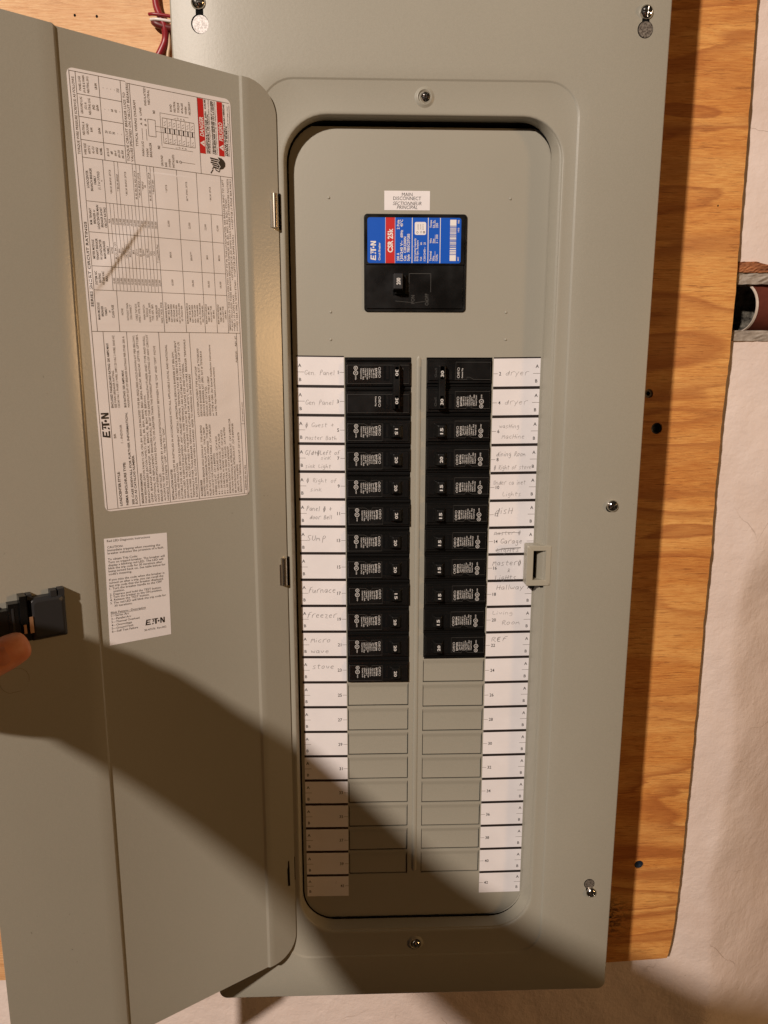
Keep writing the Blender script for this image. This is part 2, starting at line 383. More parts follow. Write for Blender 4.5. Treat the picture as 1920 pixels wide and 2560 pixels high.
b.add([(x, 95, z) for x, z in fine]+[(x, 113.2, z) for x, z in fine], [(k, n+k, n+(k+1) % n, (k+1) % n) for k in range(n)], 'wood_edge')
sheet = b.build("plywood_sheet", None)
def cyl_cut(c, r, y0, y1, seg=20):
    b = MB(); b.loft([[(c[0]+r*math.cos(2*math.pi*j/seg), y, c[1]+r*math.sin(2*math.pi*j/seg)) for j in range(seg)] for y in (y1, y0)], 'void', True, True); return b.build("cutter")
HOLES = [((436, 499), 4.6), ((446.8, 463.5), 5.9), ((461.8, -42.5), 5.5)]
me_ = sheet.data
# weld so the sheet is closed, then bore the three holes
import bmesh
bm = bmesh.new(); bm.from_mesh(me_); bmesh.ops.remove_doubles(bm, verts=bm.verts, dist=1e-6)
bmesh.ops.holes_fill(bm, edges=bm.edges, sides=0); bmesh.ops.recalc_face_normals(bm, faces=bm.faces); bm.to_mesh(me_); bm.free()
for c, r in HOLES: bool_cut(sheet, cyl_cut(c, r, 90, 108))
sheet.parent = pw; sheet.location = -world_of(pw)
for k, (c, r) in enumerate(HOLES):
    b = MB()
    if k == 0:
        b.ring(c, 2.2, 4.4, 96.2, 'galv_dark'); b.disc(c, 2.3, 98, 'void')
        b.build("screw_socket", pw, tf=lambda v: v)
    else:
        b.loft([[(c[0]+q*math.cos(2*math.pi*j/20), y, c[1]+q*math.sin(2*math.pi*j/20)) for j in range(20)] for q, y in ((r-.1, 98), (r-.4, 96.4), (r-1.4, 96.6), (r-2.6, 99))], 'plug', False, True)
        b.build("wall_anchor", pw, smooth=40)
for x, z in ((-118.4, 840.5), (-98.6, 839.9), (492, 681)):
    b = MB(); b.disc((x, z), 1.1 if x < 0 else .7, 94.9, 'void', 12, 1.3 if x < 0 else 1.0); b.build("nail_hole", pw)
# pipe stub in its chase
pp = thing("pipe_stub", "short open pipe end with dark red paint, poking out behind the plywood edge", "pipe", (545, 128, 585))
ax = Vector((1, 0.20, 0.02)).normalized(); e1 = Vector((-0.2, 1, 0)).normalized(); e2 = ax.cross(e1)
c0 = Vector((540.5, 129.5, 587))
def pl(r, t): return [c0+ax*t+(e1*math.cos(2*math.pi*j/40)+e2*math.sin(2*math.pi*j/40))*r for j in range(40)]
b = MB(); b.loft([pl(24.3, 1.2), pl(24.6, 3), pl(24.6, 120)], 'pipe_red'); o = b.build("pipe_wall", pp, smooth=50)
b = MB(); b.loft([pl(24.7, 2.2), pl(24.4, 0), pl(23.4, 0)], 'pipe_rim'); b.build("painted_rim", pp, smooth=30)
b = MB(); b.loft([pl(23.4, 0), pl(23.1, 1.5), pl(22.8, 40), pl(8, 75)], 'pipe_in', False, True); b.build("bore", pp, smooth=60)

# ---------------------------------------------------------------- the breaker panel
panel = thing("breaker_panel", "grey steel breaker panel with its door swung open, screwed to the plywood board", "breaker panel", (192, 95, -105))
b = MB()
for q in ((14, 15.5, -9, 94, -85, 985), (368.5, 370, -9, 94, -85, 985), (15.5, 368.5, -9, 94, -85, -83.5), (15.5, 368.5, -9, 94, 983.5, 985), (15.5, 368.5, 92.5, 94, -83.5, 983.5)): b.box(*q, 'grey')
b.build("enclosure_box", panel)
b = MB(); b.box(60, 330, 8.5, 12, -60, 800, 'void'); b.build("dark_slot_backing", panel)  # added black sheet, so the slots in the plate look unlit
# --- cover
OX0, OX1, OZ0, OZ1 = 79.0, 308.3, -31.0, 726.0      # door opening
def lift(L, y): return [(p[0], y, p[2]) for p in L]
RC = (38, 38, 33, 36)
loops = []
loops.append(rrect(OX0+1.2, OX1-6.4, OZ0+5.0, OZ1-.6, (33, 33, 28, 34), 1.7))
loops.append(rrect(OX0+0.8, OX1-4.6, OZ0+3.0, OZ1-.4, (34, 34, 29, 35), -5.5))
loops.append(rrect(OX0+0.3, OX1-1.6, OZ0+1.2, OZ1-.2, (36, 36, 31, 35.5), -10.0))
for t in (0, 20, 40, 60, 80):
    a = math.radians(t); e = 1.8*(1-math.cos(a)); y = -10.4-1.5*math.sin(a)
    loops.append(rrect(OX0-e, OX1+e, OZ0-e*1.5, OZ1+e, tuple(r+e for r in RC), y))
loops.append(rrect(OX0-3.2, OX1+3.2, OZ0-4.2, OZ1+3.2, tuple(r+3.2 for r in RC), -11.9))
SX0, SX1, SZ0, SZ1 = 62, 319.6, -58.5, 751.5
loops.append(rrect(SX0, SX1, SZ0, SZ1, 26, -11.9))
loops.append(rrect(SX0-.5, SX1+.5, SZ0-.5, SZ1+.5, 26.5, -12.05))
loops.append(rrect(SX0-1.3, SX1+1.3, SZ0-1.3, SZ1+1.3, 27.3, -12.75))
loops.append(rrect(SX0-1.9, SX1+1.9, SZ0-1.9, SZ1+1.9, 27.9, -12.9))
loops.append(rrect(SX0-14, SX1+12, SZ0-18, SZ1+12, 34, -12.9))
CX0, CX1, CZ0, CZ1 = -5.3, 389.6, -104.8, 1010
loops.append(rrect(CX0+1.4, CX1-1.4, CZ0+1.4, CZ1-1.4, 6.6, -12.9))
loops.append(rrect(CX0+.6, CX1-.6, CZ0+.6, CZ1-.6, 7.4, -12.6))
loops.append(rrect(CX0+.1, CX1-.1, CZ0+.1, CZ1-.1, 7.9, -11.9))
loops.append(rrect(CX0, CX1, CZ0, CZ1, 8, -11.0))
loops.append(rrect(CX0, CX1, CZ0, CZ1, 8, -3))
b = MB(); b.loft(loops, 'grey')
def skew(v):
    x, y, z = v
    if x < 40: x -= (z+100)/900*2.4*(40-x)/45
    if x > 330: x += (z+100)/900*2.0*(x-330)/60
    return (140+(x-140)*.9968, y, 522+(z-522)*.9968)
cover = b.build("cover", panel, tf=skew, smooth=38)
b = MB(); b.loft([rrect(OX0-.5, OX1-4.6, OZ0+3.0, OZ1-1, (34, 34, 28, 34), -.06), rrect(OX0+2.7, OX1-6.0, OZ0+6.7, OZ1-3, (31, 31, 27, 32), -.06)], 'void'); b.build("edge_gap_shade", cover, tf=skew)  # flat black ring over the plate paints the shade of the flange gap
# dimpled bosses round the two centre screws
for c in ((193.6, 739.0), (193.1, -44.0)):
    b = MB(); L = []
    for r, y in ((8.2, -11.85), (7.4, -12.15), (6.4, -13.0), (5.6, -13.25), (5.0, -12.6), (4.2, -11.4)):
        L.append([(c[0]+r*math.cos(2*math.pi*j/32), y, c[1]+r*math.sin(2*math.pi*j/32)) for j in range(32)])
    b.loft(L, 'grey'); b.build("screw_boss", cover, smooth=60)
# screws
def make_screw():
    b = MB(); L = []
    for r, y in ((5.5, 0.6), (5.6, 0), (5.35, -1.0), (4.7, -2.0), (3.6, -2.9), (2.2, -3.45), (0.8, -3.65)):
        L.append([(r*math.cos(2*math.pi*j/36), y, r*math.sin(2*math.pi*j/36)) for j in range(36)])
    b.loft(L, 'steel', True, True); return b.build("cover_screw", smooth=60)
scr = make_screw()
for (hx, hz) in ((0.55, 3.9), (3.9, 0.55)):
    cb = MB(); cb.frust(-hx, hx, -hz, hz, -1.9, -6, -0.35, 'steel'); c_ = cb.build("cutter"); bool_cut(scr, c_)
spots = [((15.3, 805.0), 14, 1.03, -12.9), ((370.3, 803.2), 3, 1.0, -12.9), ((366.7, 402.6), -28, 1.0, -12.9), ((368.5, 9.9), 40, .97, -12.9), ((194.4, 739.0), 12, .80, -12.2), ((193.8, -44.6), 48, .76, -12.2)]
for k, ((x, z), a, s, y) in enumerate(spots):
    o = scr if k == 0 else scr.copy()
    if k: col.objects.link(o)
    o.parent = cover; o.location = (x*K, y*K, z*K); o.rotation_euler = (math.radians(3 if k != 2 else 6), math.radians(a), math.radians(-4 if k == 2 else 2)); o.scale = (s, s, s)
b = MB(); b.disc((365.2, 401.2), 4.4, -12.93, 'void'); b.build("screw_hole", cover)
def keyhole(c, r, m, dx, dz, nb):
    b = MB(); b.disc(c, r, -12.92, 'void', 30, r*1.04); b.box(c[0]-3, c[0]+3, -12.935, -12.915, min(c[1], nb), max(c[1], nb), 'void')
    b.disc((c[0]+dx, c[1]+dz), r-.55, -12.96, m, 30, (r-.55)*1.04); b.build("keyhole", cover)  # metal disc sits off-centre, leaving a black crescent as painted rim shadow
keyhole((15.9, 789.6), 6.9, 'galv', .5, -.3, 803); keyhole((370.2, 790.6), 6.3, 'galv_dark', .25, 0, 802); keyhole((366.2, 19.4), 5.3, 'galv_dark', .15, -.1, 11)

# --- deadfront
ZL = [533.6, 508.2, 482.9, 457.6, 432.4, 407.1, 381.9, 356.7, 331.5, 306.3, 281.0, 255.7, 230.3, 204.9, 179.4, 153.8, 128.1, 102.3, 76.3, 50.2, 23.8, 0.4]
ZR = [532.6, 507.0, 481.6, 456.2, 430.7, 405.3, 380.0, 354.7, 329.3, 304.0, 278.8, 253.6, 228.4, 203.1, 177.9, 152.6, 127.2, 101.7, 76.0, 50.2, 24.1, 0.9]
BLX, BRX = (127.1, 185.2), (198.9, 257.2)
holes = [(145.5, 231, 573, 651.5), (*BLX, ZL[12]+.9, 533.4), (*BRX, ZR[11]+.9, 533.4)]
FL = [(BLX, ZL[i+1]+.7, ZL[i]-1.6) for i in range(12, 20)]+[(BRX, ZR[i+1]+.7, ZR[i]-1.6) for i in range(11, 20)]
holes += [(x[0], x[1], a, c) for x, a, c in FL]
def plate(x0, x1, z0, z1, holes, y, th, m):
    X = sorted({x0, x1, *[h[0] for h in holes], *[h[1] for h in holes]}); Z = sorted({z0, z1, *[h[2] for h in holes], *[h[3] for h in holes]})
    b = MB()
    full = lambda i, j: 0 <= i < len(X)-1 and 0 <= j < len(Z)-1 and not any(h[0] < (X[i]+X[i+1])/2 < h[1] and h[2] < (Z[j]+Z[j+1])/2 < h[3] for h in holes)
    for i in range(len(X)-1):
        for j in range(len(Z)-1):
            if not full(i, j): continue
            a, c, d, e = X[i], X[i+1], Z[j], Z[j+1]
            b.rect(a, c, d, e, y, m)
            for di, dj, p, q in ((-1, 0, (a, d), (a, e)), (1, 0, (c, d), (c, e)), (0, -1, (a, d), (c, d)), (0, 1, (a, e), (c, e))):
                if not full(i+di, j+dj): b.add([(p[0], y, p[1]), (q[0], y, q[1]), (q[0], y+th, q[1]), (p[0], y+th, p[1])], [(0, 1, 2, 3)], m)
    return b
b = plate(70, 303.0, -48, 720.6, holes, 0, 1.4, 'grey_in')
# turned-up right edge and the pressed rib between the two breaker columns
b.add([(303, 0, -48), (303, 0, 697), (304.6, -1.5, 694), (304.6, -1.5, -48)], [(0, 1, 2, 3)], 'grey_in')
L = []
for z, s in ((534.6, .2), (532.6, 1), (29, 1), (26.6, .2)): L.append([(192.2+2.1*math.cos(math.radians(180-20*k))*s, -0.02-0.85*math.sin(math.radians(20*k))*s, z) for k in range(10)])
b.loft(L, 'grey_in', closed=False)
dead = b.build("deadfront", panel)
b = MB()
for x, z in ((114.8, 665), (268.7, 665.3), (115.3, 571.8), (267.9, 571.9), (115, 548.5), (268.3, 548.8)):
    b = MB(); b.loft([[(x+r*math.cos(j*math.pi/6), y, z+r*math.sin(j*math.pi/6)) for j in range(12)] for r, y in ((1.25, 0.0), (1.0, -.45), (.5, -.7))], 'grey_in', False, True); b.build("dimple", dead, smooth=60)
for k, (X, z0, z1) in enumerate(FL):
    b = MB(); rnd = random.Random(k); dy = rnd.uniform(-.12, .15); g = .5 if k < 8 else .4
    xl, xr, zb = X[0]+g+.25, X[1]-.75, z0+1.0
    L = [[(xl-.5, 0.0, z1), (xr+.3, 0.0, z1)], [(xl-.3, .12, z1-1.2), (xr+.2, .12, z1-1.2)], [(xl, .75+dy, z1-3.2), (xr, .75+dy, z1-3.2)], [(xl, .95+dy, z1-5), (xr, .95+dy, z1-5)], [(xl, 0.75+dy, zb), (xr, .75+dy, zb)], [(xl, 1.9+dy, zb), (xr, 1.9+dy, zb)]]
    b.loft(L, 'grey_in', closed=False); b.build("filler_plate", dead, smooth=50)
# --- circuit directory strips
NUMK = 3.0
class Pen:
    """single-stroke handwriting: letters as polylines in a 0..1 box (descenders below 0)"""
    G = {
     'G': ["9,8 7,10 3,9 1,5 3,1 7,1 9,4 6,4"], 'e': ["1,3 7,4 6,6 3,6 1,3 3,0 7,1"], 'n': ["1,0 1,6 1,4 4,6 6,5 7,0"], '.': ["1,0 2,0"], 'P': ["2,0 3,10 7,10 8,7 3,5"],
     'a': ["7,6 3,6 1,3 3,0 6,2 7,6 7,0"], 'l': ["2,10 2,0"], 'u': ["1,6 1,1 4,0 6,2 7,6 7,0"], 's': ["7,6 3,6 2,4 6,2 5,0 1,0"], 't': ["4,9 3,1 6,0", "1,6 8,6"], '+': ["1,4 9,5", "5,8 5,1"],
     'M': ["0,0 2,9 4,3 7,9 8,0"], 'r': ["2,0 2,6 2,4 5,7 9,7"], 'B': ["2,0 2,9 7,9 6,5 2,5 8,4 7,0 2,0"], 'h': ["1,10 1,0 2,4 6,5 6,0"], 'd': ["6,5 2,4 1,1 4,0 6,3 8,10 7,0"],
     '/': ["2,-1 6,10"], 'o': ["5,6 1,4 2,0 6,1 7,5 5,6"], 'f': ["8,9 3,9 2,0", "1,5 6,5"], 'L': ["2,9 1,0 8,1"], 'i': ["2,5 2,0", "2,8 3,9"], 'k': ["1,9 1,0", "7,7 2,3 8,0"], 'K': ["1,9 1,0", "8,9 2,4 8,0"],
     'g': ["7,6 3,6 1,3 4,1 7,5 7,-3 3,-4 2,-2"], 'R': ["2,0 2,9 7,9 7,6 3,4 9,-1"], 'S': ["8,9 3,9 2,6 7,3 5,0 1,1"], 'm': ["0,0 1,6 3,2 5,6 7,0"], 'p': ["3,-3 3,8 8,9 8,5 3,3"], 'F': ["2,0 4,9 9,10", "2,5 7,6"],
     'c': ["7,6 3,5 1,2 4,0 7,1"], 'z': ["1,6 7,6 2,0 8,0"], 'v': ["1,6 4,0 7,6"], 'w': ["0,6 2,0 4,5 6,0 8,6"], 'y': ["1,6 4,1", "8,7 4,1 2,-3"], 'H': ["2,9 1,0", "8,9 7,0", "1,4 9,5"], 'U': ["2,9 1,2 4,0 7,3 7,9"],
     'D': ["2,0 2,9 7,6 6,1 2,0"], 'A': ["0,0 4,9 8,0", "1,3 7,3"], 'O': ["5,9 1,6 2,0 7,1 8,7 5,9"], 'E': ["7,9 2,9 2,0 7,0", "2,5 6,5"], 'N': ["1,0 1,9 7,0 8,9"], '&': ["3,0 8,6 5,9 3,6 8,0"], ',': ["2,1 1,-2"],
     '#': ["5,7 1,5 2,1 6,1 7,5 5,7", "3,10 3,-2", "6,10 5,-2"]}
    def write(s, b, t, x, z, h, adv, wd=.3, m='pencil', slant=.12, seed=0):
        r = random.Random(t+str(seed)); cx = x
        for ch in t:
            if ch == ' ': cx += adv*.9; continue
            for st in s.G.get(ch, []):
                P = []
                for q in st.split():
                    u, v = map(float, q.split(','))
                    P.append((cx+(u/10*adv*1.05)+v/10*h*slant+r.uniform(-.12, .12), z+v/10*h+r.uniform(-.12, .12)))
                if len(P) > 2:   # smooth the stroke a little
                    Q = [P[0]]
                    for k in range(len(P)-1):
                        a, c = P[k], P[k+1]; Q += [(a[0]*.75+c[0]*.25, a[1]*.75+c[1]*.25), (a[0]*.25+c[0]*.75, a[1]*.25+c[1]*.75)]
                    Q.append(P[-1]); P = Q
                b.line(P, wd, -.34, m)
            cx += adv*(.55 if ch in 'il.,' else 1.0)
            z += r.uniform(-.1, .1)
pen = Pen()
def strip(side):
    X0, X1 = (84.6, 126.2) if side == 'L' else (258.4, 300.1); Zs = ZL if side == 'L' else ZR
    b = MB()
    b.box(X0, X1, -.2, -.01, Zs[21], Zs[0]+1.0, 'paper')
    sk = lambda x: (x-X0)*0.006
    for i in range(21):
        zt, zb = Zs[i], Zs[i+1]; zm = (zt+zb)/2-.3; h = zt-zb
        if i == 0: b.rect(X0, X1, zt+.05, zt+1.2, -.26, 'bar')
        else: b.rect(X0, X1, zt-1.15, zt+1.35, -.26, 'bar')
        n = str(2*i+1+(side == 'R'))
        if side == 'L':
            b.rect(X0, X0+6.6, zm-.16, zm+.16, -.26, 'ink_soft'); b.rect(X1-3.9, X1, zm-.16, zm+.16, -.26, 'ink_soft')
            b.text('A', 2.8, X0+2.9, zt-h*.29, 'ink', -.26, bold=.012); b.text('B', 2.8, X0+3.1, zt-h*.77, 'ink', -.26, bold=.012)
            b.text(n, NUMK, X1-4.8, zm, 'ink', -.26, align='RIGHT', bold=.012, xs=.92)
        else:
            b.rect(X1-6.4, X1, zm-.16, zm+.16, -.26, 'ink_soft'); b.rect(X0, X0+3.9, zm-.16, zm+.16, -.26, 'ink_soft')
            b.text('A', 2.8, X1-2.9, zt-h*.27, 'ink', -.26, bold=.012); b.text('B', 2.8, X1-3.3, zt-h*.77, 'ink', -.26, bold=.012)
            b.text(n, NUMK, X0+5.0, zm, 'ink', -.26, align='LEFT', bold=.012, xs=.92)
    W = pen.write
    if side == 'L':
        y = lambda i, f: ZL[i]-25.2*f
        W(b, "Gen. Panel", X0+6.6, y(0, .62), 4.4, 3.0); W(b, "Gen Panel", X0+7, y(1, .64), 4.4, 3.0)
        W(b, "# Guest +", X0+6.5, y(2, .42), 4.2, 2.9); W(b, "Master Bath", X0+6.5, y(2, .86), 3.8, 2.6)
        W(b, "G/d+#Left of", X0+6, y(3, .40), 4.4, 2.65, m='pencil_dark'); W(b, "sinK", X0+20, y(3, .56), 3.2, 2.6); W(b, "sink Light", X0+6, y(3, .86), 3.8, 2.6)
        W(b, "# Right of", X0+6.5, y(4, .38), 4.0, 3.0); W(b, "sink", X0+10, y(4, .70), 3.4, 3.0)
        W(b, "Panel # +", X0+6, y(5, .42), 4.6, 2.8, m='pencil_dark'); W(b, "door Bell", X0+9, y(5, .72), 4.0, 2.6, m='pencil_dark')
        W(b, "SUmp", X0+6, y(6, .52), 5.4, 4.4, .34, 'pencil_dark'); W(b, "Furnace", X0+6.5, y(8, .50), 5.6, 3.7, .34, 'pencil_dark')
        W(b, "Freezer", X0+5, y(9, .46), 5.6, 4.0, .34, 'pencil_dark'); W(b, "Micro", X0+8, y(10, .42), 4.8, 4.2, .34, 'pencil_dark'); W(b, "wave", X0+8, y(10, .84), 4.4, 4.4, .34, 'pencil_dark')
        W(b, "stove", X0+9, y(11, .46), 5.2, 4.2, .34, 'pencil_dark'); W(b, "S", X0+28, ZL[20]-9, 2.4, 2, .2)
    else:
        y = lambda i, f: ZR[i]-25.2*f
        W(b, "dryer", X0+10.5, y(0, .58), 4.8, 4.2); W(b, "dryer", X0+10.5, y(1, .58), 4.8, 4.2)
        W(b, "wasHing", X0+6.5, y(2, .40), 3.8, 2.8); W(b, "MacHine", X0+9, y(2, .78), 4.2, 3.2)
        W(b, "dining Room", X0+4.5, y(3, .40), 4.6, 2.7, m='pencil_dark'); W(b, "# Right of stove", X0+2.5, y(3, .88), 4.2, 2.25)
        W(b, "Under cabinet", X0+2.5, y(4, .42), 4.4, 2.4); W(b, "Lights", X0+11, y(4, .84), 4.2, 3.2)
        W(b, "disH", X0+5, y(5, .48), 6.2, 4.6, .34, 'pencil_dark')
        W(b, "Master #", X0+4.5, y(6, .27), 3.8, 3.2); b.line([(X0+5, y(6, .24)), (X0+16, y(6, .17)), (X0+29, y(6, .2))], .4, -.35, 'pencil_dark')
        W(b, "Garage", X0+10.5, y(6, .60), 4.8, 3.5, .36, 'pencil_dark'); W(b, "LigHts", X0+7, y(6, .92), 4.4, 4.0, .34, 'pencil_dark')
        for d in (0, .9): b.line([(X0+6.5, y(6, .87)+d), (X0+14, y(6, .80)+d*.7), (X0+30, y(6, .77)+d*.4)], .42, -.35, 'pencil_dark')
        W(b, "Master#", X0+4, y(7, .42), 5.2, 3.9, .36, 'pencil_dark'); W(b, "&", X0+17, y(7, .68), 4.0, 4.0, .34, 'pencil_dark'); W(b, "LigHts", X0+6.5, y(7, .97), 4.8, 3.7, .36, 'pencil_dark')
        W(b, "Hallway", X0+8, y(8, .34), 4.8, 4.3, .34, 'pencil_dark'); W(b, "Living", X0+5, y(9, .30), 3.8, 3.9); W(b, "Room", X0+14, y(9, .70), 4.4, 4.6, .34, 'pencil_dark')
        W(b, "REF", X0+4.5, y(10, .36), 4.8, 5.2, .36, 'pencil_dark'); W(b, "E", X0+9.9, y(10, .37), 4.4, 4.4, .36, 'pencil_dark')
    o = b.build("directory_strip", dead, tf=lambda v: (v[0], v[1], v[2]+(-(v[0]-X0)*0.010+.2 if side == 'L' else (v[0]-X0)*0.012-.25)))
    return o
s1 = strip('L'); s1['label'] = "white odd-number circuit list with pencilled names, left of the breakers"
s2 = strip('R'); s2['label'] = "white even-number circuit list with pencilled names, right of the breakers"
# --- MAIN DISCONNECT label
b = MB(); b.box(161.6, 200.2, -.2, -.01, 655.4, 670.9, 'paper')
for t, z, sh in (("MAIN", 668.0, 0), ("DISCONNECT", 664.9, 0), ("SECTIONNEUR", 660.9, .28), ("PRINCIPAL", 657.8, .28)):
    b.text(t, 2.75, 180.9, z, 'ink', -.27, xs={'MAIN': .95, 'DISCONNECT': .93, 'SECTIONNEUR': .90, 'PRINCIPAL': .92}[t], shear=sh)
b.build("main_disconnect_label", dead)

# --- door latch keeper on the right lip of the opening
b = MB()
o_ = [rrect(291.2+e, 313.5-e, 328.2+e, 366-e, 1.2, y, 3) for e, y in ((0, -2), (0, -14.2), (.5, -14.75))]
i_ = [rrect(297.2-e, 308.6+e, 333.6-e, 361.2+e, .4, y, 3) for e, y in ((.3, -14.75), (0, -14.4), (0, -3))]
b.loft(o_+i_, 'grey_plastic')
b.add([(308.5, -14.3, 333.6), (308.5, -14.3, 361.2), (307.3, -3.5, 361.2), (307.3, -3.5, 333.6)], [(0, 1, 2, 3)], 'grey_plastic')
b.rect(297.2, 307.5, 333.6, 361.2, -3.0, 'void'); b.box(296.5, 300.2, -10, -3, 324.8, 328.2, 'void'); b.box(305, 308.2, -12.6, -9, 326, 328.2, 'void')
b.build("latch_keeper", panel, smooth=40)
cover.location.y -= 2.2*K

# ---------------------------------------------------------------- door
H = Vector((71, -17.2, 0)); U = Vector((-.8373, -.546, 0)).normalized(); N = Vector((.546, -.8373, 0)).normalized()
def D(u, off, z): p = H+U*u+N*off; return (140+(p.x-140)*.9952, p.y, 522+(z-522)*.9952)
def ztop(u): 
    base = 747.4+.026*u
    if u < 22: R = 25; d = R-(u+3); base -= R-math.sqrt(max(R*R-d*d, 0))
    return base+ (0.5 if u > 163 else 0)
def zbot(u):
    base = -55.6
    if u < 22: R = 25; d = R-(u+3); base += R-math.sqrt(max(R*R-d*d, 0))
    return base
def dtf(v): return D(v[0], -v[1], v[2])       # builder coordinates (u, -offset, z) -> world
prof = [(-3, 0), (-2.8, 0), (-2.3, 0), (-1.5, 0), (-.4, 0), (1, 0), (3, 0), (6, 0), (10, 0), (15, 0), (20, 0), (25.6, 0), (26.3, -.25), (27.6, -1.5), (28.3, -1.75), (160.9, -1.75), (161.8, -1.6), (163.0, -.1), (163.8, 0.15), (175, .1), (252, 0)]
b = MB()
Fr = [[(u, -o, zbot(u)), (u, -o, ztop(u))] for u, o in prof]
b.loft([[p for p in (a[0], a[1])] for a in Fr], 'grey_door', closed=False)
Bk = [[(u, -o+1.3, zbot(u)), (u, -o+1.3, ztop(u))] for u, o in prof]
b.loft(Bk, 'grey_door', closed=False)
for e in (0, 1): b.loft([[Fr[k][e], Bk[k][e]] for k in range(len(prof))], 'grey_door', closed=False)
b.loft([Fr[0], Bk[0]], 'grey_door', closed=False); b.loft([Fr[-1], Bk[-1]], 'grey_door', closed=False)
door = b.build("door", panel, tf=dtf, smooth=35)
# hinges
for z0, z1 in ((637, 664.4), (331.6, 357.6)):
    b = MB()
    for (cx, cy, r, za, zb_) in ((71.2, -15.6, 2.7, z0, z1),):
        b.loft([[(cx+r_*math.cos(2*math.pi*j/20), cy+r_*math.sin(2*math.pi*j/20), z) for j in range(20)] for r_, z in ((1.2, za), (r, za+.5), (r, zb_-.5), (1.2, zb_))], 'nickel', True, True)
    b.box(66.8, 70.2, -17.2, -15.6, z0+.6, z1-6, 'nickel'); b.box(72.6, 75.6, -13.0, -12.0, z0-.6, z1+.2, 'void'); b.box(65.4, 67.6, -17.3, -16.2, z0-.4, z1-6.6, 'void')
    o = b.build("hinge", door, smooth=40); o.location.y -= 2.4*K
b = MB(); b.box(72.6, 74.3, -14.4, -14.13, 30.5, 55.5, 'void'); b.add([dtf((u, -.12, z)) for u, z in ((2.2, 24.6), (4.6, 25.4), (4.9, 44), (4.2, 46), (4.0, 52), (2.6, 52.6))], [(0, 1, 2, 3, 4, 5)], 'void'); b.build("hinge_slot", door)
# knock-out ring
b = MB(); L = []
for k in range(41):
    a = 2*math.pi*k/40; x, z = 9.9*math.cos(a), 9.9*math.sin(a); z = max(-9.0, min(9.2, z)); L.append((225.5+x, -0.12, 295+z))
b.line([(p[0], p[2]) for p in L], .5, -0.16, 'grey_in')
for k in range(len(b.v)): pass
b.line([(p[0]-.35, p[2]+.35) for p in L], .18, -0.14, 'ink_soft'); b.build("lock_knockout", door, tf=dtf)

# ---------------------------------------------------------------- instruction label (door), built in label space x=b (rightwards), z=a (upwards)
LR_ = (.0166, .99986); LE = (-.99986, .0166); LO = (151.41, 414.85)
def ltf(v):
    x, y, z = v; u = LO[0]+z*LR_[0]+x*LE[0]; zz = LO[1]+z*LR_[1]+x*LE[1]; return D(u, -1.75-y, zz)
b = MB(); P = rrect(.2, 120.9, -.2, 312.6, 4.5, -.2)
pw_ = 24; ph_ = 60
# sheet as a fine grid so the badly stuck part can ripple
def ripple(x, z):
    t = (z-164)/58; s = 6+44*t    # crease line x = s(z)
    d = (x-s)*.8; w = math.exp(-((z-190)/24)**4)
    fold = math.exp(-(d/2.0)**2) if d > 0 else math.exp(-(d/8)**2)
    return -(1.05*w*fold+0.20*w*math.exp(-((d-9)/5)**2))-0.30*math.exp(-((x-66)/12)**2-((z-235)/30)**2)
b.loft([P, [(p[0]*.999, -.02, p[2]) for p in P]], 'sticker')
b.add(P, [tuple(range(len(P)))], 'sticker')
nx_, nz_ = 60, 100; G = []
for i in range(nx_+1):
    for j in range(nz_+1):
        x = 3+114*i/nx_; z = 140+112*j/nz_; G.append((x, -.24+(ripple(x, z) if 0 < i < nx_ and 0 < j < nz_ else .03), z))
b.add(G, [(i*(nz_+1)+j, (i+1)*(nz_+1)+j, (i+1)*(nz_+1)+j+1, i*(nz_+1)+j+1) for i in range(nx_) for j in range(nz_)], 'sticker')
INK = 'ink_soft'; YP = -.32
def yy(x, z): return YP+(ripple(x, z) if 141 < z < 251 and 4 < x < 116 else 0)
def hl(x, z0, z1, w=.3):   # a rule running along the reading direction
    n = max(1, int(abs(z1-z0)/2)); 
    for k in range(n):
        a, c = z0+(z1-z0)*k/n, z0+(z1-z0)*(k+1)/n; b.add([(x-w/2, yy(x, a), a), (x+w/2, yy(x, a), a), (x+w/2, yy(x, c), c), (x-w/2, yy(x, c), c)], [(0, 1, 2, 3)], INK)
def vl(z, x0, x1, w=.3):
    n = max(1, int(abs(x1-x0)/2))
    for k in range(n):
        a, c = x0+(x1-x0)*k/n, x0+(x1-x0)*(k+1)/n; b.add([(a, yy(a, z), z-w/2), (c, yy(c, z), z-w/2), (c, yy(c, z), z+w/2), (a, yy(a, z), z+w/2)], [(0, 1, 2, 3)], INK)
def tx(t, z0, x, size=1.55, z1=None, bold=0.0, align='LEFT', m=None, xs=.8, shear=0):
    V_, F_ = glyphs(t, bold, shear)
    if not V_: return
    wn = (max(v[0] for v in V_)-min(v[0] for v in V_))*size/CAP
    if z1 is not None: xs = (z1-z0)/wn
    n0 = len(b.v)
    b.text(t, size, x, z0, m or INK, YP, rot=90, align=align, xs=xs, bold=bold, shear=shear)
    for k in range(n0, len(b.v)): v = b.v[k]; b.v[k] = (v[0], yy(v[0], v[2]), v[2])
